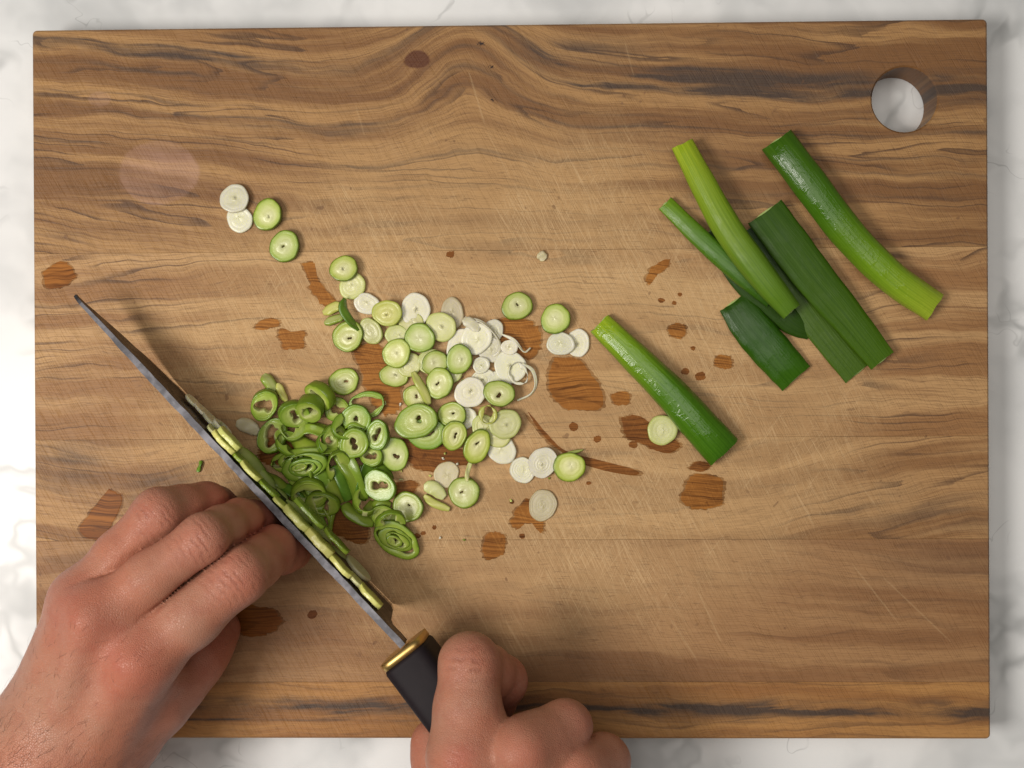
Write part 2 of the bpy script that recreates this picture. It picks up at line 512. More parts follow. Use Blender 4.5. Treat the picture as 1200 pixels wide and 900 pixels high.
M_LIME = onion('onion_lime', [(0, (.70, .67, .27)), (.5, (.60, .60, .17)), (.9, (.46, .50, .09)), (1.15, (.30, .37, .04))], .28, 0.0)
M_STRIP = onion('onion_strip', [(0, (.30, .37, .06)), (.5, (.22, .31, .03)), (1.15, (.14, .22, .016))], .24, 0.0)
M_BAR = onion('onion_bar', [(0, (.70, .67, .25)), (.5, (.64, .63, .19)), (1.15, (.40, .46, .07))], .3, 0.0, .5)
MATS = dict(W=M_WHITE, T=M_TAN, P=M_PALE, G=M_GREEN, R=M_RING, L=M_LIME)

# ------------------------------------------------------------------ slices
def slice_mesh(r, thick, hole=0.0, layers=4, seed=0, ecc=.12, arc=None, taper=0.0):
    """concentric-layer slice: mm verts, faces, layer attribute"""
    R = random.Random(seed)
    NS = 44
    ph = [R.uniform(0, 6.28) for _ in range(8)]
    sl_ = R.uniform(.15, .62); e2_ = R.uniform(.02, .07)
    ex, ey = R.uniform(-1, 1) * ecc * r, R.uniform(-1, 1) * ecc * r
    prof = []                       # (rho 0..1, z, layer)
    hz = thick / 2
    h0 = max(hole, .0)
    if hole <= 0: prof.append((0.03, hz, 0.0))
    steps = []
    L = layers
    bs = [0.0] + [min(.95, ((k + 1) / L) ** .75 + R.uniform(-.07, .07)) for k in range(L - 1)] + [1.0]
    bs.sort()
    for k in range(L):
        a = h0 + (1 - h0) * bs[k]; b = h0 + (1 - h0) * bs[k + 1]
        lift = R.uniform(-.04, .04) * min(1, thick / 2.0)
        g = R.uniform(.02, .05)
        if k == 0 and hole > 0: steps.append((a, hz - .25, .12))
        steps += [(a + g, hz + lift - .02, None), ((a + b) / 2, hz + lift + .05, None), (b - g, hz + lift - .02, None)]
        if k < L - 1: steps.append((b, hz - R.uniform(.0, .09) * min(1, thick / 2), None))
    for rho, z, ly in steps:
        prof.append((min(rho, .985), z, rho if ly is None else ly))
    prof += [(1.0, hz - min(.16, thick * .2), 1.02), (1.010, 0.0, 1.12), (1.0, -hz + .25, 1.12), (.95, -hz, 1.0), (.6 if hole < .55 else (hole + 1) / 2, -hz, .6)]
    if hole > 0: prof += [(hole + .02, -hz, .2), (hole, -hz + .3, .1), (hole, 0, .05)]
    else: prof.append((.03, -hz, 0.0))
    a0, a1 = (0, 2 * math.pi) if arc is None else (arc[0], arc[1])
    V, A = [], []
    closed = arc is None
    n_ang = NS if closed else NS + 1
    for j in range(n_ang):
        th = a0 + (a1 - a0) * j / NS
        irr = 1 + e2_ * math.sin(2 * th + ph[0]) + .025 * math.sin(3 * th + ph[1]) + .012 * math.sin(7 * th + ph[2])
        hir = max(.25, 1 + (sl_ * math.sin(2 * th + ph[3]) + .12 * math.sin(3 * th + ph[4]) + .09 * math.sin(5 * th + ph[5]) + .04 * math.sin(8 * th + ph[6])) * (hole > 0))
        for (rho, z, ly) in prof:
            q = rho
            if hole > 0:            # irregular star-shaped hole, fading outwards
                f_ = max(0, 1 - (rho - hole) / max(1e-3, (1 - hole) * .6))
                q = rho * (1 + (hir - 1) * f_)
            rr = r * q * irr
            sh = (1 - rho)
            zz = z + .06 * math.sin(3 * th + ph[6] + rho * 4) * (z > 0) + taper * rr * math.cos(th + ph[7]) * (1 if z > 0 else 0)
            V.append((rr * math.cos(th) + ex * sh, rr * math.sin(th) + ey * sh, zz))
            A.append(ly)
    M = len(prof)
    F = []
    for j in range(NS):
        jn = (j + 1) % n_ang
        for k in range(M - 1):
            F.append((j * M + k, j * M + k + 1, jn * M + k + 1, jn * M + k))
        if hole > 0:
            F.append((j * M + M - 1, j * M, jn * M, jn * M + M - 1))
    if hole <= 0:
        F.append([j * M for j in range(n_ang)])
        F.append([j * M + M - 1 for j in range(n_ang)][::-1])
    if not closed:
        F.append([k for k in range(M)][::-1]); F.append([NS * M + k for k in range(M)])
    return V, F, A

def orient(c_mm, tilt, az, spin, sx=1, sy=1):
    """tilt towards photo azimuth az (deg, 0 = right, 90 = down): the top face turns that way"""
    a = math.radians(-az)
    ax = Vector((-math.sin(a), math.cos(a), 0))
    return Matrix.Translation(Vector(c_mm) * MM) @ Matrix.Rotation(math.radians(tilt), 4, ax) @ Matrix.Rotation(math.radians(-spin), 4, 'Z') @ Matrix.Diagonal((sx, sy, 1, 1))

SEED = [100]
def put_slice(kind, px, py, rx, ry, rot, z, label, group=None, th=2.4, hole=0.0, tilt=0, az=0, layers=3, ecc=.12, name='onion_slice', arc=None, mat=None):
    SEED[0] += 1
    zc = z + th / 2 * math.cos(math.radians(tilt)) + min(rx, ry) / pscale(z) * math.sin(math.radians(tilt))
    s = pscale(zc)
    r = max(rx, ry) / s
    V, F, A = slice_mesh(r, th, hole, layers, SEED[0], ecc, arc)
    m = max(rx, ry)
    c = P(px, py, zc)
    o = mk(name, V, F, mat or MATS[kind], attrs={'layer': A}, matrix=orient(c, tilt, az, rot, rx / m, ry / m))
    return tag(o, label, 'onion slice', group)

def ribbon(name, pts, width, thick, mat, parent=None, roll=0, ends=.5, seed=0, curl=0.0):
    """leaf strip along (px,py,z) points; roll 0 lies flat, 90 stands on edge; curl bends it across"""
    W = np.array([tuple(P(*p)) for p in pts])
    Q = catmull(list(W), 24)
    NC = 7
    V, A, F = [], [], []
    n = len(Q)
    for i, q in enumerate(Q):
        t = Q[min(i + 1, n - 1)] - Q[max(i - 1, 0)]
        t = t / (np.linalg.norm(t) + 1e-9)
        side = np.cross(t, (0, 0, 1.0)); side /= (np.linalg.norm(side) + 1e-9)
        up = np.cross(side, t)
        rr = math.radians(roll)
        wd = side * math.cos(rr) + up * math.sin(rr)
        nm = np.cross(wd, t); nm /= np.linalg.norm(nm)
        s = i / (n - 1)
        w = width * (ends + (1 - ends) * min(1, 5 * min(s, 1 - s))) * (1 + .06 * math.sin(9 * s + seed))
        for sgn in (1, -1):
            for k in range(NC):
                b = k / (NC - 1) - .5
                if sgn < 0: b = -b
                off = nm * (thick / 2 * sgn * (1 - (2 * abs(b)) ** 6 * .5) - curl * (2 * b) ** 2 + .25 * math.sin(7 * s + seed + 3 * b))
                V.append(q + wd * w * b + off)
                A.append(.25 + .6 * abs(b) * 2)
    M = 2 * NC
    for i in range(n - 1):
        for k in range(M):
            k2 = (k + 1) % M
            F.append((i * M + k, i * M + k2, (i + 1) * M + k2, (i + 1) * M + k))
    F.append([k for k in range(M)][::-1]); F.append([(n - 1) * M + k for k in range(M)])
    return mk(name, V, F, mat, parent, attrs={'layer': A})

GW = 'white slices in the chopped pile'
GP = 'pale slices in the chopped pile'
GG = 'green-rimmed slices in the chopped pile'
GR = 'hollow green rings in the heap beside the knife'
LW = 'thin white round spring onion slice in the pale end of the chopped pile'
LP = 'pale yellow-green solid spring onion slice within the chopped pile'
LG = 'round spring onion slice with green rim and pale core within the chopped pile'
LR = 'dark green hollow spring onion ring in the heap beside the knife'

OWN = {(430, 356): 'torn white slice behind the lime slice at the top of the pile', (487, 363): 'large white slice between the lime slice and the tan slice', (551, 460): 'bright white slice beside the green slice with grey hollow centre', (588, 527): 'white slice below two overlapping pale slices', (564, 428): 'small white ringed core beside the bigger white slices', (597, 407): 'small white core near the curling strands', (517, 383): 'pale ringed slice overlapping the tan slice', (435, 388): 'narrow pale oval slice between a green-rimmed slice and the lime slice', (592, 497): 'large pale slice beside the small lime loop', (583, 510): 'pale slice squeezed between a larger pale slice and a white slice', (310, 474): 'hollow ring standing at the outer edge of the heap below the green wedge', (320, 511): 'triangular hollow ring beside the pale half-moon wedge', (364, 478): 'barrel-like hollow ring standing tilted in the heap', (376, 463): 'tilted ring leaning towards the lone oval slice', (430, 474): 'thin wide loop ring lying at the edge of the orange wet patch', (445, 569): 'green slice with two dark eyes beside the leaf strips'}
# -- loose ones, each told apart by its look or neighbours
put_slice('W', 281, 257, 15.5, 15.5, 0, 0, 'white spring onion slice half covered by another white slice, far from the pile', th=1.4)
put_slice('W', 275, 233, 16.5, 17.5, 0, 1.0, 'white spring onion slice lying on top of another white slice, far from the pile', th=1.6, tilt=4, az=270)
put_slice('G', 314, 252, 16.5, 18.5, 0, 0, 'green-rimmed spring onion slice touching a pair of white slices', th=3.6, ecc=.2)
put_slice('G', 334, 289, 18.5, 17.5, -25, 0, 'lone green-rimmed slice with a tiny hole, near the slice touching two white ones', th=3.4, hole=.09, ecc=.1)
put_slice('P', 413, 335, 16, 15.5, 0, 0, 'pale slice tucked under a green-rimmed oval slice above the pile', th=1.8)
put_slice('G', 403, 315, 18, 14, -28, 1.4, 'oval green-rimmed slice resting on a pale slice above the pile', th=2.2, tilt=6, az=250, ecc=.22)
put_slice('G', 606, 359, 18, 16.5, -20, 0, 'lone green slice with a small hole above a wet patch, right of the white slices', th=2.8, hole=.08, ecc=.25)
put_slice('W', 677, 402, 13.5, 17, -10, 0, 'white slice half hidden under another white slice beside a green-rimmed slice', th=1.3)
put_slice('W', 657, 403, 16, 14, 0, 1.0, 'white slice lying on another white slice below a green-rimmed slice', th=1.5, tilt=3, az=180)
put_slice('G', 651, 374, 17.5, 17.5, 0, 1.2, 'green-rimmed slice overlapping the top of two white slices', th=2.4, tilt=4, az=270)
put_slice('P', 776, 504, 18, 17, 0, 0, 'pale yellow slice lying on a wet patch against the cut green stalk', th=2.6, ecc=.15)
put_slice('W', 612, 551, 14.5, 15.5, 0, 0, 'white ringed slice at the end of a row of three below the pile', th=1.3, layers=6)
put_slice('W', 636, 542, 16.5, 18.5, 10, .9, 'white ringed slice in the middle of a row of three below the pile', th=1.5, layers=5, ecc=.35, tilt=3, az=180)
put_slice('G', 667, 547, 18.5, 17.5, 0, 1.2, 'green-rimmed slice with a trailing shred in a row of three below the pile', th=2.6, ecc=.15, tilt=4, az=20)
put_slice('T', 636, 592, 17, 18, 0, 0, 'thin translucent tan slice beside a wet patch below the pile', th=1.0, layers=5)
put_slice('T', 530, 367, 14, 18, -8, 0, 'thin tan-coloured slice at the upper edge of the white slices', th=1.2, layers=3)

# -- pale half of the pile
for a in ((430, 356, 15, 13, 20, 0), (487, 363, 18, 19, 10, .4), (558, 397, 19, 18, 0, 1.2), (598, 430, 19, 19, 0, .8), (551, 460, 18, 18, 0, 2.4),
          (588, 527, 17, 17, 0, 0), (564, 428, 10, 10, 0, 1.2), (597, 407, 10, 9, 30, 1.6), (540, 405, 16, 20, 20, .4), (575, 410, 15, 15, 0, 0), (566, 446, 15, 14, 0, 0), (545, 490, 14, 13, 0, 0), (578, 388, 12, 14, 20, 0), (585, 448, 14, 13, 0, .2)):
    put_slice('W', *a[:5], a[5], OWN.get(a[:2], LW), GW, th=1.5, layers=3, tilt=rnd.uniform(0, 5), az=rnd.uniform(0, 360))
for a in ((517, 383, 18, 17, 30, 1.2), (435, 388, 12, 17, -20, .6), (466, 393, 15, 12, 0, .4), (592, 497, 19, 17.5, -40, 2.0), (583, 510, 16, 14, 0, .3), (506, 424, 17, 15, -20, .4), (527, 436, 15, 15, 0, 0), (482, 378, 14, 13, 0, 0), (480, 428, 14, 14, 0, 0), (566, 500, 14, 14, 0, 0)):
    put_slice('P', *a[:5], a[5], OWN.get(a[:2], LP), GP, th=1.9, layers=3, tilt=rnd.uniform(2, 6), az=rnd.uniform(0, 360))
put_slice('L', 454, 367, 17.5, 15.5, -20, 1.8, 'bright lime slice with pale off-centre core at the top of the pile', th=2.4, ecc=.3, tilt=4, az=200)
put_slice('W', 607, 438, 12, 13, 0, 2.3, 'small thin white ring loop lying on a white slice', th=1.2, hole=.82, layers=1, name='onion_ring')

# -- green-rimmed slices
for a in ((408, 394, 19, 18, 0, .4, .10, 8, 200, 'green-rimmed slice under the dark curled strip at the upper end of the pile'), (492, 396, 18, 17.5, 0, 2.6, 0, 5, 200, 'solid green-rimmed slice lying on a pale ringed slice near the tan slice'), (465, 414, 17.5, 16.5, 0, 1.8, 0, 4, 160, 'green-rimmed slice without a hole overlapping the shaded slice below it'), (462, 440, 17, 14, 10, .2, 0, 3, 90, 'shaded green slice half under another slice above the orange wet patch'),
          (538, 421, 15.5, 17.5, 25, 2.8, 0, 5, 90, 'oval green-rimmed slice leaning on the white slices'), (510, 425, 16, 14, -30, 1.0, 0, 4, 100, 'green slice mostly hidden between three green-rimmed slices'), (515, 449, 16, 19, 0, 1.6, .10, 8, 200, 'dark-rimmed upright oval slice with a tiny hole, beside the lime strip'), (403, 447, 19, 15, -8, 0, .12, 4, 250, 'lone oval slice with a slit hole at the top of the heap'),
          (488, 466, 17, 14, 20, .4, .12, 6, 90, 'green slice with a dark hole under the leaning lime strip'), (530, 486, 17, 15, 30, 1.0, .10, 14, 220, 'tilted green slice partly covered by a slice with a dark hole'), (532, 510, 15, 17.5, 0, 2.8, .13, 8, 60, 'green slice with a dark centre hole stacked on a tilted one'), (585, 461, 18, 16, 15, 3.2, .16, 6, 240, 'green slice with grey hollow centre overlapping a bright white slice'),
          (559, 523, 15, 21, 28, 1.6, .11, 12, 45, 'long oval green slice leaning beside the small lime loop'), (462, 532, 17, 20, 0, 1.0, .16, 8, 0, 'green slice with a dark hole between the heap and the dark wet patch'), (478, 594, 19, 17.5, 10, .6, .08, 10, 200, 'thick green slice beside the long oblique cut'), (544, 577, 19, 18, 0, 0, .08, 6, 200, 'green slice with a thin pale shred lying on it')):
    put_slice('G', *a[:5], a[5], a[9] if len(a) > 9 else LG, GG, th=rnd.uniform(1.2, 2.1), hole=a[6], tilt=a[7], az=a[8], layers=3, ecc=.2)

# -- hollow rings of the heap
for a in ((418, 490, 17, 17, 0, 1.6, .18, 8, 90, 3.0), (415, 519, 16.5, 19, 10, 3.6, .30, 10, 60, 3.0), (443, 510, 14, 18, 10, 2.2, .32, 14, 200, 3.0), (310, 474, 15, 20, 20, .8, .50, 20, 70, 3.6),
          (320, 511, 17, 22, 35, .4, .52, 12, 230, 3.0), (345, 485, 19, 17, 40, 1.4, .34, 38, 60, 3.2), (364, 478, 17, 17, 0, 2.0, .48, 46, 110, 5.0), (376, 463, 19, 17, 30, 1.0, .40, 50, 140, 4.0),
          (445, 569, 20, 18, 40, 1.8, .34, 10, 180, 3.0), (362, 578, 23, 19, 0, .6, .52, 30, 80, 3.0), (436, 535, 14, 13, 20, .3, .40, 20, 230, 3.0), (430, 474, 23, 15, -10, .2, .72, 8, 90, 2.0),
          (392, 512, 16, 15, 0, .2, .45, 25, 20, 3.0), (378, 590, 20, 17, 0, .2, .6, 28, 100, 2.6), (450, 606, 16, 14, 40, .2, .4, 12, 30, 2.4), (395, 480, 15, 14, 0, .2, .45, 15, 20, 3.0)):
    put_slice('R', *a[:5], a[5], OWN.get(a[:2], LR), GR, th=a[9], hole=a[6], tilt=a[7], az=a[8], layers=3, ecc=.05, name='onion_ring')
put_slice('L', 572, 486, 11, 11, 0, 3.2, 'small lime loop ring standing among pale slices', th=2.6, hole=.72, layers=1, name='onion_ring')

# -- nested oblique cuts: several loose rings inside one another
def nested(px, py, rx, ry, rot, z, label, n=3, seed=0, tilt=14, az=90):
    R = random.Random(seed)
    c = P(px, py, z)
    root = empty('nested_onion_ring', (c.x, c.y, T))
    tag(root, label, 'onion slice')
    for k in range(n):
        q = .70 ** k
        s = pscale(z)
        V, F, A = slice_mesh(rx / s * q, 2.8 + .3 * k, .66 - .06 * k, 1, seed + k, .0)
        zc = z + 1.6 + rx / s * math.sin(math.radians(tilt)) * .55 + .25 * k
        cc = P(px + R.uniform(-2, 2) * k, py + R.uniform(-1.5, 1.5) * k, zc)
        M = orient(cc, tilt + 3 * k, az, rot, 1, ry / rx)
        W = [(M @ (Vector(p) * 1)) for p in V] if False else [M.to_3x3() @ Vector(p) + Vector(cc) for p in V]
        mk('ring', W, F, M_RING, root, attrs={'layer': A})
    return root
nested(357, 546, 28, 16, -12, 3.2, 'oblique cut of nested green rings lying across the leaf strips', 4, 900)
nested(465, 632, 31, 18, 32, .2, 'long oblique cut of nested green rings at the lower end of the heap', 4, 920, 10, 60)
put_slice('R', 500, 508, 23, 19, 20, .1, 'dark green slice underneath a wide two-eyed slice mid pile', th=3.0, hole=.3, tilt=4, az=60)
put_slice('R', 488, 494, 26, 20, -6, 2.6, 'wide green slice with curled rings stacked on a darker slice mid pile', th=2.6, hole=.16, layers=4, tilt=7, az=230, ecc=.25)
nested(338, 500 + 40, 20, 13, -20, .2, 'shaded nested green rings half under the oblique cut by the knife', 3, 960, 18, 120)

# -- strips, shreds and broken bits
def strip(label, pts, w, th, mat, roll=0, group=None, name='onion_strip', curl=0.0, ends=.5):
    return tag(ribbon(name, pts, w, th, mat, None, roll, ends, len(pts) + pts[0][0], curl), label, 'onion strip', group)
GS = 'green leaf strips in the heap'
LS = 'green curved leaf strip tangled in the heap beside the knife'
strip('dark green curled leaf strip over a green-rimmed slice at the upper end of the pile', [(404, 350, 4), (402, 362, 5), (409, 374, 5), (420, 386, 3)], 4.0, 1.0, M_LEAF, 50)
strip('short pale green wedge sticking out above a green-rimmed slice', [(379, 367, 1.2), (390, 361, 2), (399, 357, 2.4)], 4.0, 1.6, M_LIME, 20)
strip('small green wedge beneath the pale wedge at the upper end of the pile', [(381, 379, 1.2), (393, 374, 2), (404, 371, 2.4)], 3.4, 1.6, M_RING, 30)
strip('white broken slice wedge standing on the white slices', [(543, 374, 3), (552, 379, 3.6), (562, 386, 3.0)], 4.0, 1.2, M_WHITE, 20)
strip('pale lime strip leaning between two green-rimmed slices', [(484, 436, 3.5), (491, 449, 4.5), (498, 462, 4.0), (503, 474, 2.5)], 3.4, 1.3, M_LIME, 25)
strip('pale half-moon wedge lying beside the triangular ring', [(277, 496, 1.0), (290, 499, 1.4), (303, 507, 1.2)], 5.2, 1.2, M_TAN, 5)
strip('green wedge standing behind the uppermost ring of the heap', [(309, 440, 1.8), (314, 446, 2.6), (322, 458, 2.4)], 4.6, 2.2, M_RING, 35)
strip('pale sliver leaning on the green wedge above the heap', [(325, 450, 1.6), (330, 460, 2.2), (335, 470, 1.4)], 3.0, 1.6, M_LIME, 40)
strip('thin shred trailing from the green-rimmed slice', [(657, 536, 2.0), (668, 531, 3.0), (683, 527, 1.0)], 1.2, .5, M_RING, 20)
strip('broken yellow-green half slice beside a thin translucent slice', [(497, 571, 1.2), (508, 572, 2), (521, 583, 1.2)], 5.0, 1.2, M_PALE, 10)
strip('slim yellow wedge lying below the broken half slice', [(497, 581, 1.0), (509, 590, 1.6), (527, 597, 1.0)], 3.0, 1.4, M_LIME, 15)
put_slice('T', 523, 556, 15, 15, 0, 0, 'thin translucent yellowish slice between the heap and a green-rimmed slice', th=.8, layers=3)
strip('thin pale shred bridging two green-rimmed slices', [(552, 540, 2.5), (548, 553, 4.6), (547, 564, 4.4)], 1.8, .5, M_PALE, 20)
for pts, w, roll, m in (([(348, 506, 3), (364, 503, 5), (383, 510, 4)], 4.0, 25, M_LIME), ([(346, 512, 2), (358, 524, 4), (376, 530, 2.5), (388, 532, 1.5)], 6.5, 15, M_RING),
                        ([(336, 533, 6.5), (358, 530, 7), (384, 529, 5.5), (396, 526, 4)], 3.0, 35, M_LIME), ([(376, 548, 2), (384, 562, 4), (392, 575, 3), (400, 590, 1.5)], 6.5, 20, M_RING),
                        ([(395, 530, 5.5), (407, 545, 6), (417, 562, 5), (422, 584, 2)], 5.6, 25, M_LIME), ([(394, 545, 3), (400, 560, 4), (406, 574, 3), (410, 586, 1.5)], 5.0, 40, M_LEAF),
                        ([(404, 590, 1.4), (412, 601, 2.6), (424, 608, 3), (438, 611, 1.6)], 5.0, 30, M_RING), ([(424, 545, 3), (426, 556, 3), (427, 568, 2)], 2.6, 60, M_LEAF),
                        ([(372, 600, 2.4), (378, 615, 2.6), (384, 632, 1.6)], 2.6, 40, M_RING), ([(394, 590, 2), (391, 605, 2.4), (388, 622, 2.0), (386, 642, 1.0)], 2.2, 50, M_LIME),
                        ([(350, 570, 1.2), (364, 592, 2), (378, 600, 2.0), (388, 598, 1.4)], 2.8, 60, M_RING), ([(440, 606, 1.2), (450, 622, 2.2), (470, 618, 2.4)], 4.0, 30, M_RING),
                        ([(404, 500, 5), (414, 496, 5.6), (428, 500, 5)], 2.0, 60, M_LIME), ([(330, 520, 1.4), (338, 530, 2.4), (352, 536, 2)], 3.6, 50, M_RING),
                        ([(342, 550, 2), (352, 562, 3), (368, 566, 3.4), (384, 560, 2.6)], 4.2, 70, M_RING), ([(408, 520, 1.4), (402, 532, 2.4), (404, 546, 3.4)], 3.6, 60, M_LEAF),
                        ([(352, 494, 1.5), (366, 496, 2.4), (384, 500, 1.5)], 3.2, 65, M_RING), ([(350, 520, 1), (366, 531, 3), (386, 540, 2)], 7, 20, M_RING),
                        ([(370, 534, 3), (380, 556, 4.6), (392, 582, 2)], 8, 30, M_LEAF), ([(398, 533, 5), (412, 556, 5.4), (421, 586, 2)], 8, -25, M_RING), ([(432, 545, 2), (426, 565, 3), (421, 586, 1.5)], 6, 40, M_LEAF),
                        ([(344, 566, 1), (360, 586, 2.4), (380, 594, 2)], 5, 35, M_RING), ([(430, 590, 1), (446, 602, 2), (464, 608, 1)], 6, 20, M_RING), ([(440, 540, 1), (450, 551, 2), (457, 564, 1)], 5, 30, M_LEAF),
                        ([(390, 498, 1.5), (400, 510, 3), (404, 528, 2)], 6, 40, M_RING), ([(310, 556, 2), (326, 566, 3.4), (341, 580, 2)], 5, 40, M_RING), ([(356, 603, 1.6), (370, 622, 2.4), (384, 641, 1)], 3.4, 50, M_LEAF),
                        ([(330, 570, 2), (346, 580, 3.4), (362, 600, 2)], 4.4, 40, M_LEAF), ([(366, 588, 2.2), (372, 604, 2.8), (376, 626, 1.2)], 2.0, 60, M_LIME), ([(380, 596, 2.6), (388, 612, 2.4), (384, 632, 1.2)], 1.6, 60, M_LIME), ([(436, 590, 1.2), (446, 588, 2), (458, 592, 1.4)], 3.6, 30, M_RING)):
    strip(LS, pts, w, .5, {M_LIME: M_STRIP, M_RING: M_STRIP}.get(m, m), roll, GS, curl=(.5 if int(pts[0][0]) % 3 else -.6), ends=.85)
for pts, w in (([(545, 372, 2.2), (566, 378, 3.4), (583, 396, 3.0), (585, 412, 2.0), (572, 420, 1.2)], 1.3), ([(588, 392, 2.4), (603, 399, 3.2), (614, 412, 2.2), (622, 408, 1.0)], 1.0),
               ([(612, 426, 3.2), (624, 434, 2.4), (628, 450, .8), (622, 462, .5), (606, 469, .5)], 1.2)):
    strip('thin white onion strand curling around the white slices', pts, w, .6, M_WHITE, 35, 'white strands at the pale end of the pile', 'onion_strand')
strip('tiny white crumb of onion alone above the pile', [(631, 297, .8), (635, 300, 1.0), (639, 304, .8)], 3.6, 1.2, M_TAN, 5, name='onion_crumb')
for k in range(9):                      # torn open rings
    a = [(338, 520), (352, 556), (396, 545), (372, 566), (428, 588), (404, 500), (386, 520), (458, 612), (344, 498)][k]
    R_ = random.Random(60 + k)
    st = R_.uniform(0, 6.28)
    put_slice('R', a[0], a[1], R_.uniform(13, 19), R_.uniform(13, 19), R_.uniform(0, 90), R_.uniform(1.0, 3.6), 'torn open green ring curling among the leaf strips of the heap', 'torn rings in the heap',
              th=R_.uniform(1.6, 3.0), hole=R_.uniform(.6, .76), tilt=R_.uniform(10, 45), az=R_.uniform(0, 360), layers=2, arc=(st, st + R_.uniform(3.4, 5.2)), name='torn_onion_ring')
for k in range(26):                     # crumbs left by the cutting
    R_ = random.Random(200 + k)
    px, py = R_.gauss(470, 80), R_.gauss(520, 65)
    if px < 330 + (py - 450) * .9: px = 330 + (py - 450) * .9 + R_.uniform(20, 60)
    an = R_.uniform(0, 6.28); L = R_.uniform(1.5, 5)
    strip('tiny onion crumb scattered on the board around the heap', [(px, py, .3), (px + L * .5 * math.cos(an), py + L * .5 * math.sin(an), .6), (px + L * math.cos(an), py + L * math.sin(an), .3)],
          R_.uniform(.5, 1.1), .4, R_.choice((M_STRIP, M_PALE, M_LIME, M_WHITE)), R_.uniform(0, 60), 'crumbs around the heap', 'onion_crumb')
strip('tiny dark green shred on the board between knife and hand', [(232, 553, .6), (234, 546, 1.0), (236, 540, .6)], 1.8, .7, M_LEAF, 40, name='onion_shred')

# ------------------------------------------------------------------ green stalks
def stalkmat(name, stops, gloss=.22, streak=.4, spec=.40, drops=.12):
    t = NT(name)
    s = t.attr('along'); a = t.attr('around')
    x, y, z = t.coords()
    n = t.noise(a * 26, s * 1.6, 2.0, 3, .6)
    n2 = t.noise(a * 70, s * 2.5, 5.0, 2, .6)
    m = t.noise(x * .09, y * .09, z * .09, 3)
    c = t.ramp(s + (m - .5) * .16 + (n - .5) * .08, stops)
    c = t.mix(t.smooth(n, .40, .66) * (streak + .2), c, t.mix(1.0, c, (.62, .74, .45), 'MULTIPLY'))
    c = t.mix(t.smooth(n2, .54, .72) * .40, c, t.mix(1.0, c, (1.5, 1.35, 1.6), 'MULTIPLY'))
    wet = t.smooth(t.noise(x * .25, y * .25, z * .25 + 9, 3, .6), .44, .6)
    t.put(t.b.inputs['Base Color'], c)
    t.put(t.b.inputs['Roughness'], gloss + .12 * (1.0 - wet))
    t.set(Specular_IOR_Level=spec, Subsurface_Weight=.0, Subsurface_Radius=(.6, 1, .2), Subsurface_Scale=.001)
    t.put(t.b.inputs['Normal'], t.bump(n * .9 + n2 * .55 + wet * drops + t.noise(x * .35, y * .35, z * .35, 2) * .5, .32, .0004))
    return t.m
LIME, MID, DK, DKK = (.40, .53, .055), (.16, .34, .022), (.065, .20, .012), (.025, .095, .010)
def cutmat():
    t = NT('onion_cut_end')
    x, y, z = t.coords()
    n = t.noise(x * .8, y * .8, z * .8, 3)
    t.set(Base_Color=t.mix(n, (.52, .62, .26), (.34, .48, .12)), Roughness=.35, Subsurface_Weight=.2, Subsurface_Scale=.001)
    return t.m
M_CUT = cutmat()

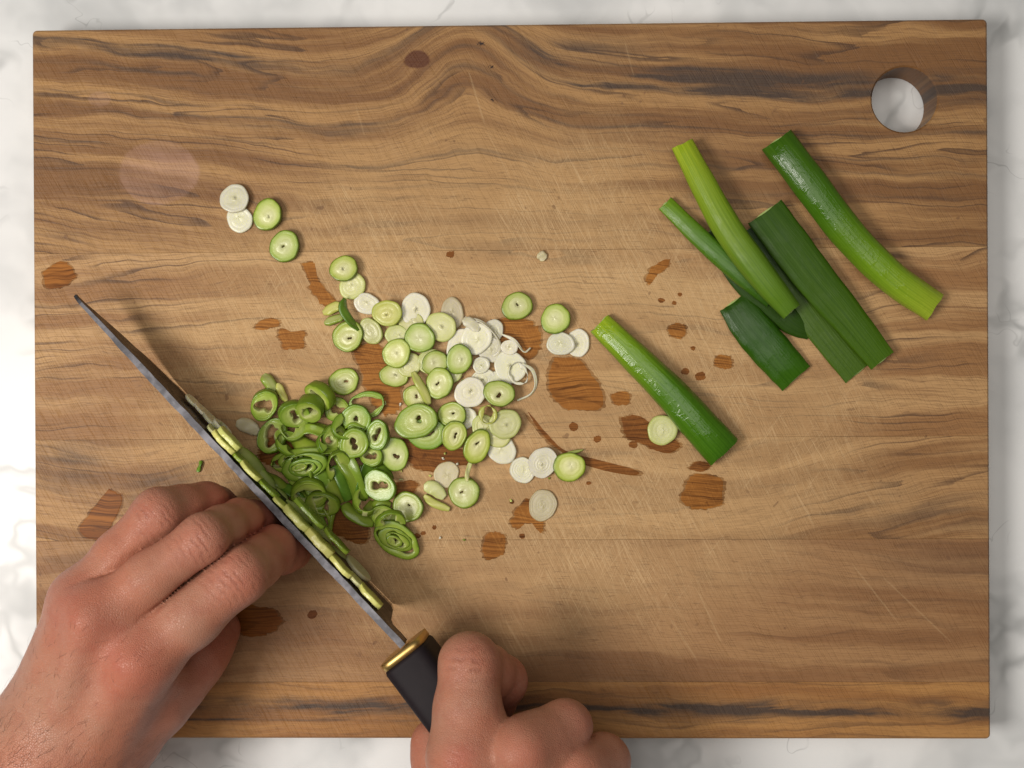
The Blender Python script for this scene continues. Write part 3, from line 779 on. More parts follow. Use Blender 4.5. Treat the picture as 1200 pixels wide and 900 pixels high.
def stalk(pts, flat, mat, label, z0=0.0, wall=.6, name='onion_stalk', lift=(0, 0), groove=0.0, seed=0, slant=.13):
    """pts (px, py, half width px); hollow tube pressed to `flat` of its width, resting at z0"""
    NA, NL = 40, 44
    Q = catmull(pts, NL)
    ctr = []
    for i, q in enumerate(Q):
        s = i / NL
        hw = q[2] / pscale(5)
        en = math.exp(-min(i, NL - i) / 5.0)
        hh = hw * flat * (1 - .30 * en); hw *= 1 + .05 * en
        zz = z0 + hh + .05 + lift[0] * (1 - s) + lift[1] * s
        ctr.append((np.array(P(q[0], q[1], zz)), hw, hh))
    root = empty(name, (ctr[NL // 2][0][0], ctr[NL // 2][0][1], T + z0))
    tag(root, label, 'onion stalk')
    def ringpts(i, inset):
        c, hw, hh = ctr[i]
        d = ctr[min(i + 1, NL)][0] - ctr[max(i - 1, 0)][0]
        d[2] *= .5; d = d / np.linalg.norm(d)
        side = np.cross(d, (0, 0, 1.0)); side /= np.linalg.norm(side)
        up = np.cross(side, d)
        out = []
        for k in range(NA):
            a = 2 * math.pi * k / NA
            e = .85 if flat > .5 else .7
            ca, sa = math.cos(a), math.sin(a)
            px_ = math.copysign(abs(ca) ** e, ca) * max(hw - inset, .1)
            pz_ = math.copysign(abs(sa) ** 1.0, sa) * max(hh - inset, .1)
            pz_ -= groove * hh * math.exp(-((ca - .25) / .22) ** 2) * (sa > 0)
            wv = 1 + .018 * math.sin(5 * a + i * .11 + seed) + .008 * math.sin(13 * a + i * .05) + .010 * math.sin(i * .7 + seed * 3)
            # slightly ragged cut ends
            rag = 0
            if i in (0, NL): rag = (.15 * math.sin(3 * a + seed) + .10 * math.sin(7 * a + seed * 2)) * (1 if i else -1)
            sl = slant * math.exp(-min(i, NL - i) / 1.2) * (pz_ + hh) * (1 if i < NL / 2 else -1)
            out.append(c + side * px_ * wv + up * pz_ * wv + d * (rag + sl))
        return out
    V, A, B, F = [], [], [], []
    for i in range(NL + 1):
        V += ringpts(i, 0); A += [i / NL] * NA; B += [abs(((k / NA * 2) % 2) - 1) for k in range(NA)]
    for i in range(NL):
        for k in range(NA):
            q = (k + 1) % NA
            F.append((i * NA + k, i * NA + q, (i + 1) * NA + q, (i + 1) * NA + k))
    mk('leaf_tube', V, F, mat, root, attrs={'along': A, 'around': B})
    for end in (0, NL):
        o_ = ringpts(end, 0); i_ = ringpts(end, wall)
        j = 4 if end == 0 else NL - 4
        d_ = ringpts(j, wall)
        Vv = o_ + i_ + d_
        Ff = []
        for k in range(NA):
            q = (k + 1) % NA
            for r0 in (0, 1):
                fc = (r0 * NA + k, r0 * NA + q, (r0 + 1) * NA + q, (r0 + 1) * NA + k)
                Ff.append(fc if end else fc[::-1])
        Ff.append([2 * NA + k for k in range(NA)])
        mk('cut_end', Vv, Ff, M_CUT, root)
    return root

S_A = stalkmat('stalk_green_to_lime', [(0, (.045, .115, .006)), (.35, (.06, .155, .007)), (.7, (.17, .30, .013)), (1, (.33, .43, .03))], .10, drops=.4)
S_B = stalkmat('stalk_lime_to_green', [(0, (.33, .43, .02)), (.35, (.21, .32, .016)), (.7, (.12, .22, .014)), (1, (.10, .20, .014))], .34, .4, .3)
S_C = stalkmat('stalk_thin', [(0, (.15, .28, .010)), (.4, (.07, .18, .008)), (1, (.035, .10, .006))], .24)
S_D = stalkmat('stalk_dark', [(0, (.022, .06, .003)), (1, (.026, .068, .004))], .3, .4, .2)
S_E = stalkmat('stalk_wide', [(0, (.034, .085, .004)), (.5, (.046, .105, .005)), (1, (.06, .13, .005))], .32, .5, .16)
S_E2 = stalkmat('stalk_under', [(0, (.02, .065, .005)), (.5, (.055, .115, .005)), (1, (.06, .125, .005))], .34, .4, .25)
S_F = stalkmat('stalk_short', [(0, (.024, .070, .003)), (.5, (.025, .085, .003)), (1, (.04, .12, .005))], .20, .4, .28)
S_G = stalkmat('stalk_long', [(0, (.30, .42, .02)), (.12, (.20, .34, .014)), (.45, (.075, .185, .008)), (1, (.05, .145, .006))], .08, drops=.55)
stalk([(835, 268, 17), (880, 330, 20), (925, 375, 15), (950, 390, 9)], .26, S_D, 'dark flattened leaf mostly hidden under the other stalks', 0)
stalk([(779, 238, 9.5), (822, 280, 11.5), (868, 320, 13), (905, 352, 10)], .62, S_C, 'thin green stalk lying beneath the lime-topped stalk', 3.2, lift=(-2.4, 0))
stalk([(799, 168, 12.5), (822, 212, 15), (853, 268, 17), (892, 322, 16.5), (928, 366, 12)], .85, S_B, 'stalk with a lime top lying across the thin green stalk', 3.0, lift=(0, 3))
lower = stalk([(886, 263, 15), (925, 325, 19), (962, 380, 21), (1007, 436, 20)], .16, S_E2, 'olive green leaf layer under the wide dark leaf', 0)
stalk([(896, 248, 22.5), (926, 288, 24), (957, 328, 23), (995, 374, 20), (1034, 423, 16)], .20, S_E, 'wide dark green flattened leaf with a ragged side edge', 3.4, lift=(0, .4), groove=.2)
stalk([(858, 354, 17), (878, 380, 22.5), (905, 412, 23.5), (933, 444, 21)], .30, S_F, 'short dark green flattened leaf piece cut at a slant', 0, groove=.15)
stalk([(909, 163, 19.5), (948, 214, 20.5), (995, 275, 20), (1045, 325, 19), (1096, 361, 17.5)], .80, S_A, 'long thick stalk, dark green turning lime, below the board hole', 0)
stalk([(702, 378, 14), (745, 420, 17.5), (787, 462, 20), (820, 499, 21.5), (850, 531, 21.5)], .78, S_G, 'shiny wet green stalk lying beside the pale slice and water spots', 0, seed=2)

# ------------------------------------------------------------------ the knife
def steel(name, base, rough, metal=1.0, sc=.25, amp=.0006):
    t = NT(name)
    x, y, z = t.coords()
    n = t.noise(x * sc, y * sc, z * sc, 3, .6)
    n2 = t.noise(x * .05, y * .05, z * 1.2, 3, .6)
    t.set(Metallic=metal, Base_Color=t.mix(t.smooth(n, .35, .65), tuple(b * .65 for b in base), tuple(b * 1.2 for b in base)))
    t.put(t.b.inputs['Roughness'], rough + (n2 - .5) * .25)
    t.put(t.b.inputs['Normal'], t.bump(n + n2 * .4, .6, amp))
    return t.m
M_FACE = steel('forged_dark_steel', (.11, .095, .085), .42)
M_SPINE = steel('ground_steel_spine', (.12, .117, .127), .55, .95, .2, .00012)
M_BEVEL = steel('polished_edge', (.72, .64, .55), .25, 1.0, .5, .0001)

def spine_z(s): return 21 + 17 * s
TIPP, HEELP = (85, 345.5), (472, 757.5)
S0 = np.array(P(*TIPP, spine_z(0))); S1 = np.array(P(*HEELP, spine_z(1)))
BL = S1 - S0; BLEN = float(np.linalg.norm(BL[:2]))
bd = BL / np.linalg.norm(BL)
bxy = np.array((BL[0], BL[1], 0)) / BLEN
bn = np.array((-bxy[1], bxy[0], 0))            # photo: towards upper right
if bn[0] < 0: bn = -bn
knife = empty('kitchen_knife', (S1[0], S1[1], T))
tag(knife, 'kitchen knife with rough dark steel blade, brass collar and black handle', 'knife')

def build_blade():
    n = 120
    RR = random.Random(3)
    V, F = [], []
    jit = np.interp(np.linspace(0, 1, n + 1), np.linspace(0, 1, 46), [RR.uniform(-1, 1) for _ in range(46)])
    jit2 = np.interp(np.linspace(0, 1, n + 1), np.linspace(0, 1, 60), [RR.uniform(-1, 1) for _ in range(60)])
    E = []
    for i in range(n + 1):
        s = i / n
        c = S0 + BL * s
        topz = c[2] + (-2.2 * (1 - s / .03) ** 2 if s < .03 else 0)
        # edge height above the board
        belly = max(0, (0.30 - s) / .30)
        ez = T + .25 + (topz - T - 2.0) * belly ** 1.9
        if s > .940: ez = max(ez, T + .25 + (topz - T - 13) * min(1, (s - .940) / .012))
        ths = (.9 + 1.5 * min(1, s * 4 + .15)) * (1 + .05 * jit[i])
        hl = topz - ez
        lv = [(ths * .5, 0), (ths * .5, -.5), (ths * .36, -.45 * hl), (.55, -.82 * hl)]
        base = np.array((c[0], c[1], topz)) + bn * .12 * jit2[i]
        ring = [base - bn * a + np.array((0, 0, z)) for a, z in lv] + [base + bn * a + np.array((0, 0, z)) for a, z in lv[::-1]]
        V += ring
        E.append((base, ez, lv[3], topz))
    M = 8
    def quads(ks): return [(i * M + k, (i + 1) * M + k, (i + 1) * M + (k + 1) % M, i * M + (k + 1) % M) for i in range(n) for k in ks]
    face = quads((1, 2, 4, 5)) + [[k for k in range(M)], [n * M + k for k in range(M)][::-1]]
    b = mk('blade', V, face, M_FACE, knife)
    mk('spine', V, quads((0, 6, 7)), M_SPINE, b, smooth=False)
    # sharpened bevel
    V2, F2 = [], []
    for base, ez, (a, z), topz in E:
        V2 += [base - bn * a + np.array((0, 0, z)), np.array((base[0], base[1], ez)), base + bn * a + np.array((0, 0, z))]
    for i in range(n):
        for k in (0, 1):
            F2.append((i * 3 + k, (i + 1) * 3 + k, (i + 1) * 3 + k + 1, i * 3 + k + 1))
    F2 += [(0, 1, 2), (n * 3 + 2, n * 3 + 1, n * 3)]
    mk('cutting_edge', V2, F2, M_BEVEL, b)
build_blade()

def sweep(name, axis_pts, sect, mat, parent, caps=True):
    """axis_pts: list of (point, half width, half height); superellipse section"""
    NA = 40
    V, F = [], []
    d = np.array(axis_pts[-1][0]) - np.array(axis_pts[0][0]); d /= np.linalg.norm(d)
    side = np.cross(d, (0, 0, 1.0)); side /= np.linalg.norm(side)
    up = np.cross(side, d)
    for c, hw, hh in axis_pts:
        for k in range(NA):
            a = 2 * math.pi * k / NA
            ca, sa = math.cos(a), math.sin(a)
            V.append(np.array(c) + side * hw * math.copysign(abs(ca) ** sect, ca) + up * hh * math.copysign(abs(sa) ** sect, sa))
    n = len(axis_pts)
    for i in range(n - 1):
        for k in range(NA):
            q = (k + 1) % NA
            F.append((i * NA + k, i * NA + q, (i + 1) * NA + q, (i + 1) * NA + k))
    if caps:
        F.append([k for k in range(NA)][::-1]); F.append([(n - 1) * NA + k for k in range(NA)])
    return mk(name, V, F, mat, parent)

HZ = 30.0
H0 = np.array(P(472.5, 758, HZ)); H1 = np.array(P(566, 880, HZ + 2))
hd = (H1 - H0) / np.linalg.norm(H1 - H0)
t = NT('brass'); x, y, z = t.coords()
t.set(Metallic=1.0, Base_Color=t.mix(t.noise(x * .4, y * .4, z * .4, 3), (.72, .50, .18), (.55, .36, .12)), Roughness=.42)
M_BRASS = t.m
t = NT('black_handle'); x, y, z = t.coords()
n_ = t.noise(x * .3, y * .3, z * .3, 4)
t.set(Base_Color=t.mix(n_, (.008, .005, .007), (.014, .009, .011)), Roughness=.62, Specular_IOR_Level=.2)
M_HANDLE = t.m
HW, HH = 9.1, 12.5
sweep('collar', [(H0 - hd * .1, HW - .8, HH - .8), (H0, HW - .1, HH - .1), (H0 + hd * 2.6, HW - .1, HH - .1), (H0 + hd * 2.8, HW - .7, HH - .7)], .45, M_BRASS, knife)
sweep('handle', [(H0 + hd * 2.5, HW - .9, HH - .9), (H0 + hd * 3.1, HW - .1, HH - .1), (H0 + hd * 4, HW + .25, HH + .3), (H0 + hd * 60, HW + .6, HH + 1), (H0 + hd * 116, HW + 1.2, HH + 1.6), (H0 + hd * 121, HW - .5, HH - .5)], .45, M_HANDLE, knife)
# -- slices stuck to the blade
def stuck(px, py, dz, r, th, layer, kind, label=None, hole=0.0, group='slices stuck to the knife blade', arc=None):
    SEED[0] += 1
    q = np.array(P(px, py, 28)) - S0
    s = float(np.dot(q, bxy)) / BLEN
    c = S0 + BL * s
    thk = 1.75
    zc = c[2] - dz - r
    zc = max(zc, T + r + .1)
    cc = np.array((c[0], c[1], zc)) + bn * (thk + th / 2 + .15 + layer)
    V, F, A = slice_mesh(r, th, hole, 4, SEED[0], .1, arc)
    Z = Vector(bn); Xv = Vector(bxy); Y = Z.cross(Xv)
    M3 = Matrix((Xv, Y, Z)).transposed()
    M = Matrix.Translation(Vector(cc) * MM) @ M3.to_4x4() @ Matrix.Rotation(rnd.uniform(0, 6), 4, 'Z')
    o = mk('onion_slice', V, F, MATS[kind], attrs={'layer': [a * .45 for a in A]}, matrix=M)
    tag(o, label or 'lime spring onion slice stuck upright on the knife blade, seen edge on', 'onion slice', group)
def bar(a, b, w, dz, mat, label, extra=0.0):
    """thick cut piece lying along the blade face just under the spine, between photo points a and b"""
    W = []
    for k in range(5):
        q = k / 4
        px, py = a[0] + (b[0] - a[0]) * q, a[1] + (b[1] - a[1]) * q
        s_ = float(np.dot(np.array(P(px, py, 26)) - S0, bxy)) / BLEN
        c = S0 + BL * s_ + np.array((0, 0, -dz))
        c = c + bn * (1.75 + w / 2 + extra + .12 * math.sin(k * 2.1 + px))
        c[2] += .5 * math.sin(q * math.pi)
        W.append(c)
    Q = catmull(W, 26)
    prof = []
    hgt = 7.0
    for k in range(28):
        an = 2 * math.pi * k / 28
        prof.append((math.copysign(abs(math.cos(an)) ** .35, math.cos(an)) * w / 2, math.copysign(abs(math.sin(an)) ** .35, math.sin(an)) * hgt / 2 - hgt / 2))
    V, A, F = [], [], []
    n = len(Q); M = 28
    R = random.Random(int(a[0]))
    for i, c in enumerate(Q):
        u = abs(2 * i / (n - 1) - 1)
        drop = 2.6 * u ** 4; wj = 1 + R.uniform(-.05, .05)
        for x_, z_ in prof:
            V.append(c + bn * x_ * wj + np.array((0, 0, z_ * (1 - .3 * u ** 3) - drop * .5 + R.uniform(-.12, .12))))
            A.append(.2 + .5 * (x_ / w + .5) + .5 * (-z_ / hgt))
    for i in range(n - 1):
        for k in range(M):
            k2 = (k + 1) % M
            F.append((i * M + k, i * M + k2, (i + 1) * M + k2, (i + 1) * M + k))
    F.append([k for k in range(M)][::-1]); F.append([(n - 1) * M + k for k in range(M)])
    tag(mk('onion_slice', V, F, mat, attrs={'layer': A}), label, 'onion slice', 'slices stuck to the knife blade')
LB = 'bright lime spring onion slice stuck upright on the knife blade, seen edge on'
bar((246, 509), (271, 535), 2.0, .1, M_BAR, LB); bar((255, 503), (279, 528), 2.2, .9, M_BAR, 'lime slice clinging beside another slice on the blade, towards the white slivers', 2.2)
bar((279, 545), (301, 567), 1.8, .6, M_BAR, LB); bar((319, 586), (331, 599), 1.4, .4, M_BAR, LB)
bar((330, 598), (357, 625), 2.7, -.2, M_BAR, LB); bar((357, 625), (386, 654), 3.0, -.3, M_BAR, LB)
bar((383, 655), (407, 680), 2.0, .5, M_BAR, LB); bar((417, 690), (443, 714), 2.1, 2.0, M_LIME, 'greener slice stuck on the blade closest to the brass collar')
bar((338, 592), (372, 626), 1.8, 5.0, M_STRIP, 'darker green slice behind the lime slices on the blade', 4.0)
for a_, b_, w_, dz_, m_ in (((269, 533), (283, 548), 1.6, 2.0, M_STRIP), ((299, 565), (321, 588), 1.5, 2.6, M_STRIP), ((404, 677), (420, 693), 1.6, 3.0, M_PALE), ((240, 500), (250, 512), 1.2, 2.5, M_PALE)):
    bar(a_, b_, w_, dz_, m_, 'thin green scrap filling the gap between slices on the blade')
bar((372, 628), (400, 656), 1.6, 5.5, M_STRIP, 'darker green slice behind the lime slices on the blade', 4.2)
LK = 'translucent white sliver stuck on the blade towards the tip'
GK = 'white slivers stuck near the blade tip'
stuck(214, 470, 10, 4.0, 1.0, .0, 'W', LK, group=GK); stuck(226, 482, 9.5, 4.6, 1.1, .2, 'W', LK, group=GK)
stuck(238, 494, 8.0, 5.0, 1.3, .3, 'W', LK, group=GK); stuck(249, 503, 8.0, 4.2, 1.4, 1.4, 'W', LK, group=GK, hole=.6)
stuck(408, 678, 12, 6.0, 1.4, 1.0, 'T', 'translucent yellowish slice hanging on the blade near the heel', group=None)
LC = 'green curl hanging along the knife blade'
for pts, w, roll in (([(276, 522, 17), (292, 536, 16), (304, 552, 12), (312, 566, 8)], 7.0, 60), ([(300, 550, 12), (312, 562, 12), (322, 576, 8)], 6.0, 50),
                     ([(312, 572, 6), (326, 578, 8), (338, 590, 6)], 5.0, 45), ([(336, 586, 10), (352, 598, 11), (366, 612, 9)], 4.0, 60),
                     ([(366, 606, 6), (378, 624, 7), (388, 640, 5)], 5.0, 55), ([(384, 638, 8), (398, 650, 8), (412, 668, 5)], 5.0, 60)):
    strip(LC, pts, w, .9, M_RING, roll, 'green curls along the blade', curl=.6)

# ------------------------------------------------------------------ hands: blended tapered volumes -> one skin
def surface_nets(Fv, org, h):
    nx, ny, nz = Fv.shape
    s = Fv < 0
    c = s[:-1, :-1, :-1].astype(np.int8)
    tot = np.zeros((nx - 1, ny - 1, nz - 1), np.int8)
    offs = [(i, j, k) for i in (0, 1) for j in (0, 1) for k in (0, 1)]
    for i, j, k in offs: tot += s[i:nx - 1 + i, j:ny - 1 + j, k:nz - 1 + k]
    I = np.argwhere((tot > 0) & (tot < 8))
    Fc = np.stack([Fv[I[:, 0] + i, I[:, 1] + j, I[:, 2] + k] for i, j, k in offs], 1)
    acc = np.zeros((len(I), 3)); cnt = np.zeros(len(I))
    O = np.array(offs, float)
    for a in range(8):
        for b in range(a + 1, 8):
            if np.abs(O[a] - O[b]).sum() != 1: continue
            m = (Fc[:, a] < 0) != (Fc[:, b] < 0)
            tt = Fc[m, a] / (Fc[m, a] - Fc[m, b])
            acc[m] += O[a] + tt[:, None] * (O[b] - O[a]); cnt[m] += 1
    V = (I + acc / cnt[:, None]) * h + org
    idx = np.full((nx - 1, ny - 1, nz - 1), -1, np.int32)
    idx[I[:, 0], I[:, 1], I[:, 2]] = np.arange(len(I))
    Fs = []
    for ax in range(3):
        sl0 = [slice(None)] * 3; sl1 = [slice(None)] * 3
        sl0[ax] = slice(0, -1); sl1[ax] = slice(1, None)
        ch = np.argwhere(s[tuple(sl0)] != s[tuple(sl1)])
        b, c_ = [(1, 2), (2, 0), (0, 1)][ax]
        lim = np.array(s.shape) - 1
        ok = (ch[:, b] >= 1) & (ch[:, c_] >= 1) & (ch[:, b] < lim[b]) & (ch[:, c_] < lim[c_])
        ch = ch[ok]
        def at(db, dc):
            q = ch.copy(); q[:, b] -= db; q[:, c_] -= dc
            return idx[q[:, 0], q[:, 1], q[:, 2]]
        quad = np.stack([at(1, 1), at(0, 1), at(0, 0), at(1, 0)], 1)
        inside = s[ch[:, 0], ch[:, 1], ch[:, 2]]
        quad[~inside] = quad[~inside][:, ::-1]
        Fs.append(quad)
    return V, np.concatenate(Fs)

class SDF:
    def __init__(s, lo, hi, h):
        s.h = h; s.org = np.array(lo, float)
        s.n = np.ceil((np.array(hi) - s.org) / h).astype(int) + 1
        s.ax = [s.org[i] + np.arange(s.n[i]) * h for i in range(3)]
        s.layers = {}
    def layer(s, name):
        if name not in s.layers: s.layers[name] = np.full(tuple(s.n), 40.0, np.float32)
        return s.layers[name]
    def cap(s, name, a, b, ra, rb, k=0.0, flat=None):
        """tapered capsule; flat = (axis, factor) squashes it along a direction"""
        L = s.layer(name)
        a = np.array(a, float); b = np.array(b, float)
        m = max(ra, rb) * 1.3 + 14
        i0 = np.maximum(((np.minimum(a, b) - m - s.org) / s.h).astype(int), 0)
        i1 = np.minimum(((np.maximum(a, b) + m - s.org) / s.h).astype(int) + 1, s.n)
        if (i1 <= i0).any(): return
        X_, Y_, Z_ = [s.ax[i][i0[i]:i1[i]].astype(np.float32) for i in range(3)]
        px = X_[:, None, None] - a[0]; py = Y_[None, :, None] - a[1]; pz = Z_[None, None, :] - a[2]
        ba = b - a; L2 = max(float(ba @ ba), 1e-6)
        t_ = np.clip((px * ba[0] + py * ba[1] + pz * ba[2]) / L2, 0, 1)
        dx = px - t_ * ba[0]; dy = py - t_ * ba[1]; dz = pz - t_ * ba[2]
        if flat is not None:
            n_, fac = np.array(flat[0], float), flat[1]
            n_ = n_ / np.linalg.norm(n_)
            q = dx * n_[0] + dy * n_[1] + dz * n_[2]
            e = q * (1 / fac - 1)
            dx = dx + n_[0] * e; dy = dy + n_[1] * e; dz = dz + n_[2] * e
        d = np.sqrt(dx * dx + dy * dy + dz * dz) - (ra + (rb - ra) * t_)
        sub = L[i0[0]:i1[0], i0[1]:i1[1], i0[2]:i1[2]]
        if k > 0:
            hh = np.maximum(k - np.abs(sub - d), 0) / k
            sub[...] = np.minimum(sub, d) - hh * hh * k * .25
        else:
            sub[...] = np.minimum(sub, d)
    @staticmethod
    def smin(a, b, k):
        hh = np.maximum(k - np.abs(a - b), 0) / k
        return np.minimum(a, b) - hh * hh * k * .25

def relax(V, F, it=3, lam=.5):
    e = np.concatenate([F[:, [0, 1]], F[:, [1, 2]], F[:, [2, 3]], F[:, [3, 0]]])
    e = np.unique(np.sort(e, 1), axis=0)
    n = len(V)
    deg = np.bincount(e.ravel(), minlength=n).astype(float)[:, None]
    for i in range(it):
        for l in (lam, -lam * 1.04):
            S = np.zeros_like(V)
            for a in range(3):
                S[:, a] = np.bincount(e[:, 0], V[e[:, 1], a], n) + np.bincount(e[:, 1], V[e[:, 0], a], n)
            V = V + l * (S / deg - V)
    return V

def skin(name, knuckles, creases, base=(.43, .205, .132)):
    t = NT(name)
    g = t.node('ShaderNodeNewGeometry')
    sp = t.node('ShaderNodeSeparateXYZ'); t.t.links.new(g.outputs['Position'], sp.inputs[0])
    x, y, z = [X(t, sp.outputs[i]) * 1000.0 for i in range(3)]
    m1 = t.noise(x * .035, y * .035, z * .035, 3, .55)
    m2 = t.noise(x * .18, y * .18, z * .18, 3, .6)
    fine = t.noise(x * 1.0, y * 1.0, z * 1.0, 3, .6)
    cell = t.node('ShaderNodeTexVoronoi', feature='DISTANCE_TO_EDGE')
    t.put(cell.inputs['Vector'], t.xyz(x * 1.35 + m2 * 2, y * 1.35 + m2 * 2, z * 1.35)); cell.inputs['Scale'].default_value = 1.0
    ce = t.smooth(X(t, cell.outputs[0]), 0.0, .16)
    red = None
    for (p, r, a) in knuckles:
        dx, dy, dz = (x - p[0]) * (1 / r), (y - p[1]) * (1 / r), (z - p[2]) * (1 / r)
        q = t.math('EXPONENT', (dx * dx + dy * dy + dz * dz) * -1.0) * a
        red = q if red is None else red + q
    c = t.mix(t.smooth(m1, .35, .65), base, (base[0] * 1.05, base[1] * .86, base[2] * .80))
    c = t.mix(t.smooth(m2, .45, .7) * .40, c, (base[0] * .82, base[1] * .62, base[2] * .60))
    c = t.mix((red * (.6 + m2 * .7)).clamp() * .75, c, (base[0] * 1.02, base[1] * .52, base[2] * .50))
    c = t.mix((1.0 - ce) * .10, c, (base[0] * .6, base[1] * .5, base[2] * .45))
    h = ce * .28 + fine * .20 + m2 * .5
    cr_all = None
    for (p, ax, r, n, amp) in creases:
        sx = (x - p[0]) * ax[0] + (y - p[1]) * ax[1] + (z - p[2]) * ax[2]
        dx, dy, dz = (x - p[0]), (y - p[1]), (z - p[2])
        msk = t.math('EXPONENT', (dx * dx + dy * dy + dz * dz) * (-1.0 / (r * r)))
        w_ = sx + (t.noise(x * .30, y * .30, z * .30 + p[0], 2) - .5) * 2.6
        ph = (w_ * (1.0 / n)).fract()
        ln = t.smooth((ph - .5).abs(), 0.0, .42, 1, 0) * t.smooth(t.noise(x * .22, y * .22, z * .22 + 3, 2), .36, .58)
        q = ln * msk * amp
        cr_all = q if cr_all is None else cr_all + q
    if cr_all is not None:
        c = t.mix(cr_all.clamp() * .45, c, (base[0] * .5, base[1] * .32, base[2] * .3))
        h = h - cr_all * .62
    t.put(t.b.inputs['Base Color'], c)
    t.put(t.b.inputs['Roughness'], .44 + (m2 - .5) * .2)
    t.set(Specular_IOR_Level=.36, Subsurface_Weight=.13, Subsurface_Radius=(1.0, .36, .2), Subsurface_Scale=.0035)
    t.put(t.b.inputs['Normal'], t.bump(h, .55, .0006))
    return t.m

def chain(S, layer, pts, rads, k=4.0):
    """finger: joints slightly wider than the middles of the bones"""
    for i in range(len(pts) - 1):
        a, b = np.array(pts[i]), np.array(pts[i + 1])
        m = (a + b) / 2; ra, rb = rads[i], rads[i + 1]
        rm = (ra + rb) / 2
        S.cap(layer, a, m, ra, rm, k); S.cap(layer, m, b, rm, rb, k)

def pts3(lst): return [np.array(P(*p)) for p in lst]

def off_blade(p, r, gap=.2):
    """keep a joint of radius r on the guiding-hand side of the blade"""
    d = float(np.dot(p - S0, bn)) + r + 1.9 + gap
    return p - bn * d if d > 0 else p

def finish_hand(S, root, mat, voxname, it=3):
    fing = None
    for n_, L in S.layers.items():
        if n_.startswith('f_'): fing = L if fing is None else SDF.smin(fing, L, .9)
    D = SDF.smin(S.layers['palm'], fing, 6.0)
    for a_, b_ in (('f_index', 'f_middle'), ('f_middle', 'f_ring'), ('f_ring', 'f_pinky')):      # the fold where two fingers press together
        L1, L2 = S.layers[a_], S.layers[b_]
        D = D + 1.7 * np.exp(-((L1 - L2) / 1.1) ** 2) * (np.maximum(L1, L2) < 5) * np.clip(S.layers['palm'] / 3.0, 0, 1)
    if 'hard' in S.layers: D = np.minimum(D, S.layers['hard'])
    V, F = surface_nets(D, S.org, S.h)
    V = relax(V, F, 1)
    off = np.array(root.location) / MM if root else np.zeros(3)
    return V, F

def hand_object(name, V, F, mat):
    me = bpy.data.meshes.new(name)
    me.from_pydata((V * MM).tolist(), [], F.tolist())
    me.polygons.foreach_set('use_smooth', [True] * len(me.polygons))
    me.materials.append(mat); me.update()
    o = bpy.data.objects.new(name, me); col.objects.link(o)
    return o

# ---- guiding (left) hand
iM, iP, iD, iT = pts3([(165, 773, 60), (280, 673, 55), (321, 640, 34), (342, 645, 13)])
mM, mP, mD, mT = pts3([(113, 722, 63), (239, 631, 61), (293, 599, 38), (314, 608, 15)])
rM, rP, rD, rT = pts3([(95, 704, 53), (186, 602, 54), (241, 593, 36), (262, 598, 14)])
pM, pP, pD, pT = pts3([(106, 728, 40), (150, 664, 36), (178, 628, 24), (204, 622, 11)])
tC, tM, tI, tT = pts3([(95, 905, 40), (182, 822, 36), (228, 772, 24), (254, 738, 12)])
iD, iT = off_blade(iD, 8.6), off_blade(iT, 7.6); mD, mT = off_blade(mD, 8.8), off_blade(mT, 7.8); rT = off_blade(rT, 7.5)
wrist = pts3([(52, 905, 50), (22, 985, 50), (-30, 1120, 50)])
S = SDF((-235, -270, T + .2), (-50, 20, T + 92), .8)
chain(S, 'f_index', [iM, iP, iD, iT], [10.6, 9.5, 8.5, 7.4])
chain(S, 'f_middle', [mM, mP, mD, mT], [9.0, 7.9, 7.9, 7.2])
chain(S, 'f_ring', [rM, rP, rD, rT], [9.0, 8.2, 7.8, 7.0])
chain(S, 'f_pinky', [pM, pP, pD, pT], [9.2, 7.8, 7.0, 6.4])
chain(S, 'f_thumb', [tC, tM, tI, tT], [15.5, 12.0, 10.4, 8.6])
wI, wM_, wR, wP = pts3([(88, 905, 48), (58, 895, 52), (36, 880, 50), (24, 872, 42)])
S.cap('palm', iM, wI, 12.0, 13.0, 10); S.cap('palm', mM, wM_, 11.0, 14.0, 10); S.cap('palm', rM, wR, 10.2, 13.0, 10)
S.cap('palm', pM + np.array((0, 0, 2)), wP, 9.5, 12.0, 10)
pc = (iM + mM + rM) / 3 * .45 + (wI + wR) / 2 * .55 + np.array((0, 0, -12))
S.cap('palm', (iM + mM) / 2 + np.array((0, 0, -12)), pc, 11, 14, 12)
S.cap('palm', pc, np.array(wrist[0]) + np.array((0, 0, -4)), 15, 16, 12)
S.cap('palm', tC, (tM + iM) / 2 + np.array((0, 0, -6)), 15.5, 10.5, 10)
for a, b in (((iM + mM) / 2, (iP + mP) / 2), ((mM + rM) / 2, (mP + rP) / 2)):      # webs between the finger roots
    S.cap('palm', a + np.array((0, 0, -3.0)), a + (b - a) * .30 + np.array((0, 0, -5.0)), 9.5, 6.5, 8)
for q, r in ((iM + np.array((.5, .5, 5.6)), 7.2), (mM + np.array((0, 0, 4.0)), 6.8), (rM + np.array((1, -1, 2.6)), 6.0)):
    S.cap('palm', q, q + np.array((.5, .5, 0)), r, r, 5)
for a, b in ((iM, wI), (mM, wM_), (rM, wR)):
    S.cap('palm', a + np.array((0, 0, 9.6)), a + (b - a) * .55 + np.array((0, 0, 9.4)), 3.0, 2.2, 6)
adir = np.array(wrist[2]) - np.array(wrist[0]); aside = np.cross(adir, (0, 0, 1.0))
S.cap('palm', wrist[0], wrist[1], 21.5, 20.5, 16, flat=((0, 0, 1), .86))
S.cap('palm', wrist[1], wrist[2], 21.5, 25.5, 16, flat=((0, 0, 1), .86))
V, F = finish_hand(S, None, None, '')
def un(a, b): d = np.array(b) - np.array(a); return d / np.linalg.norm(d)
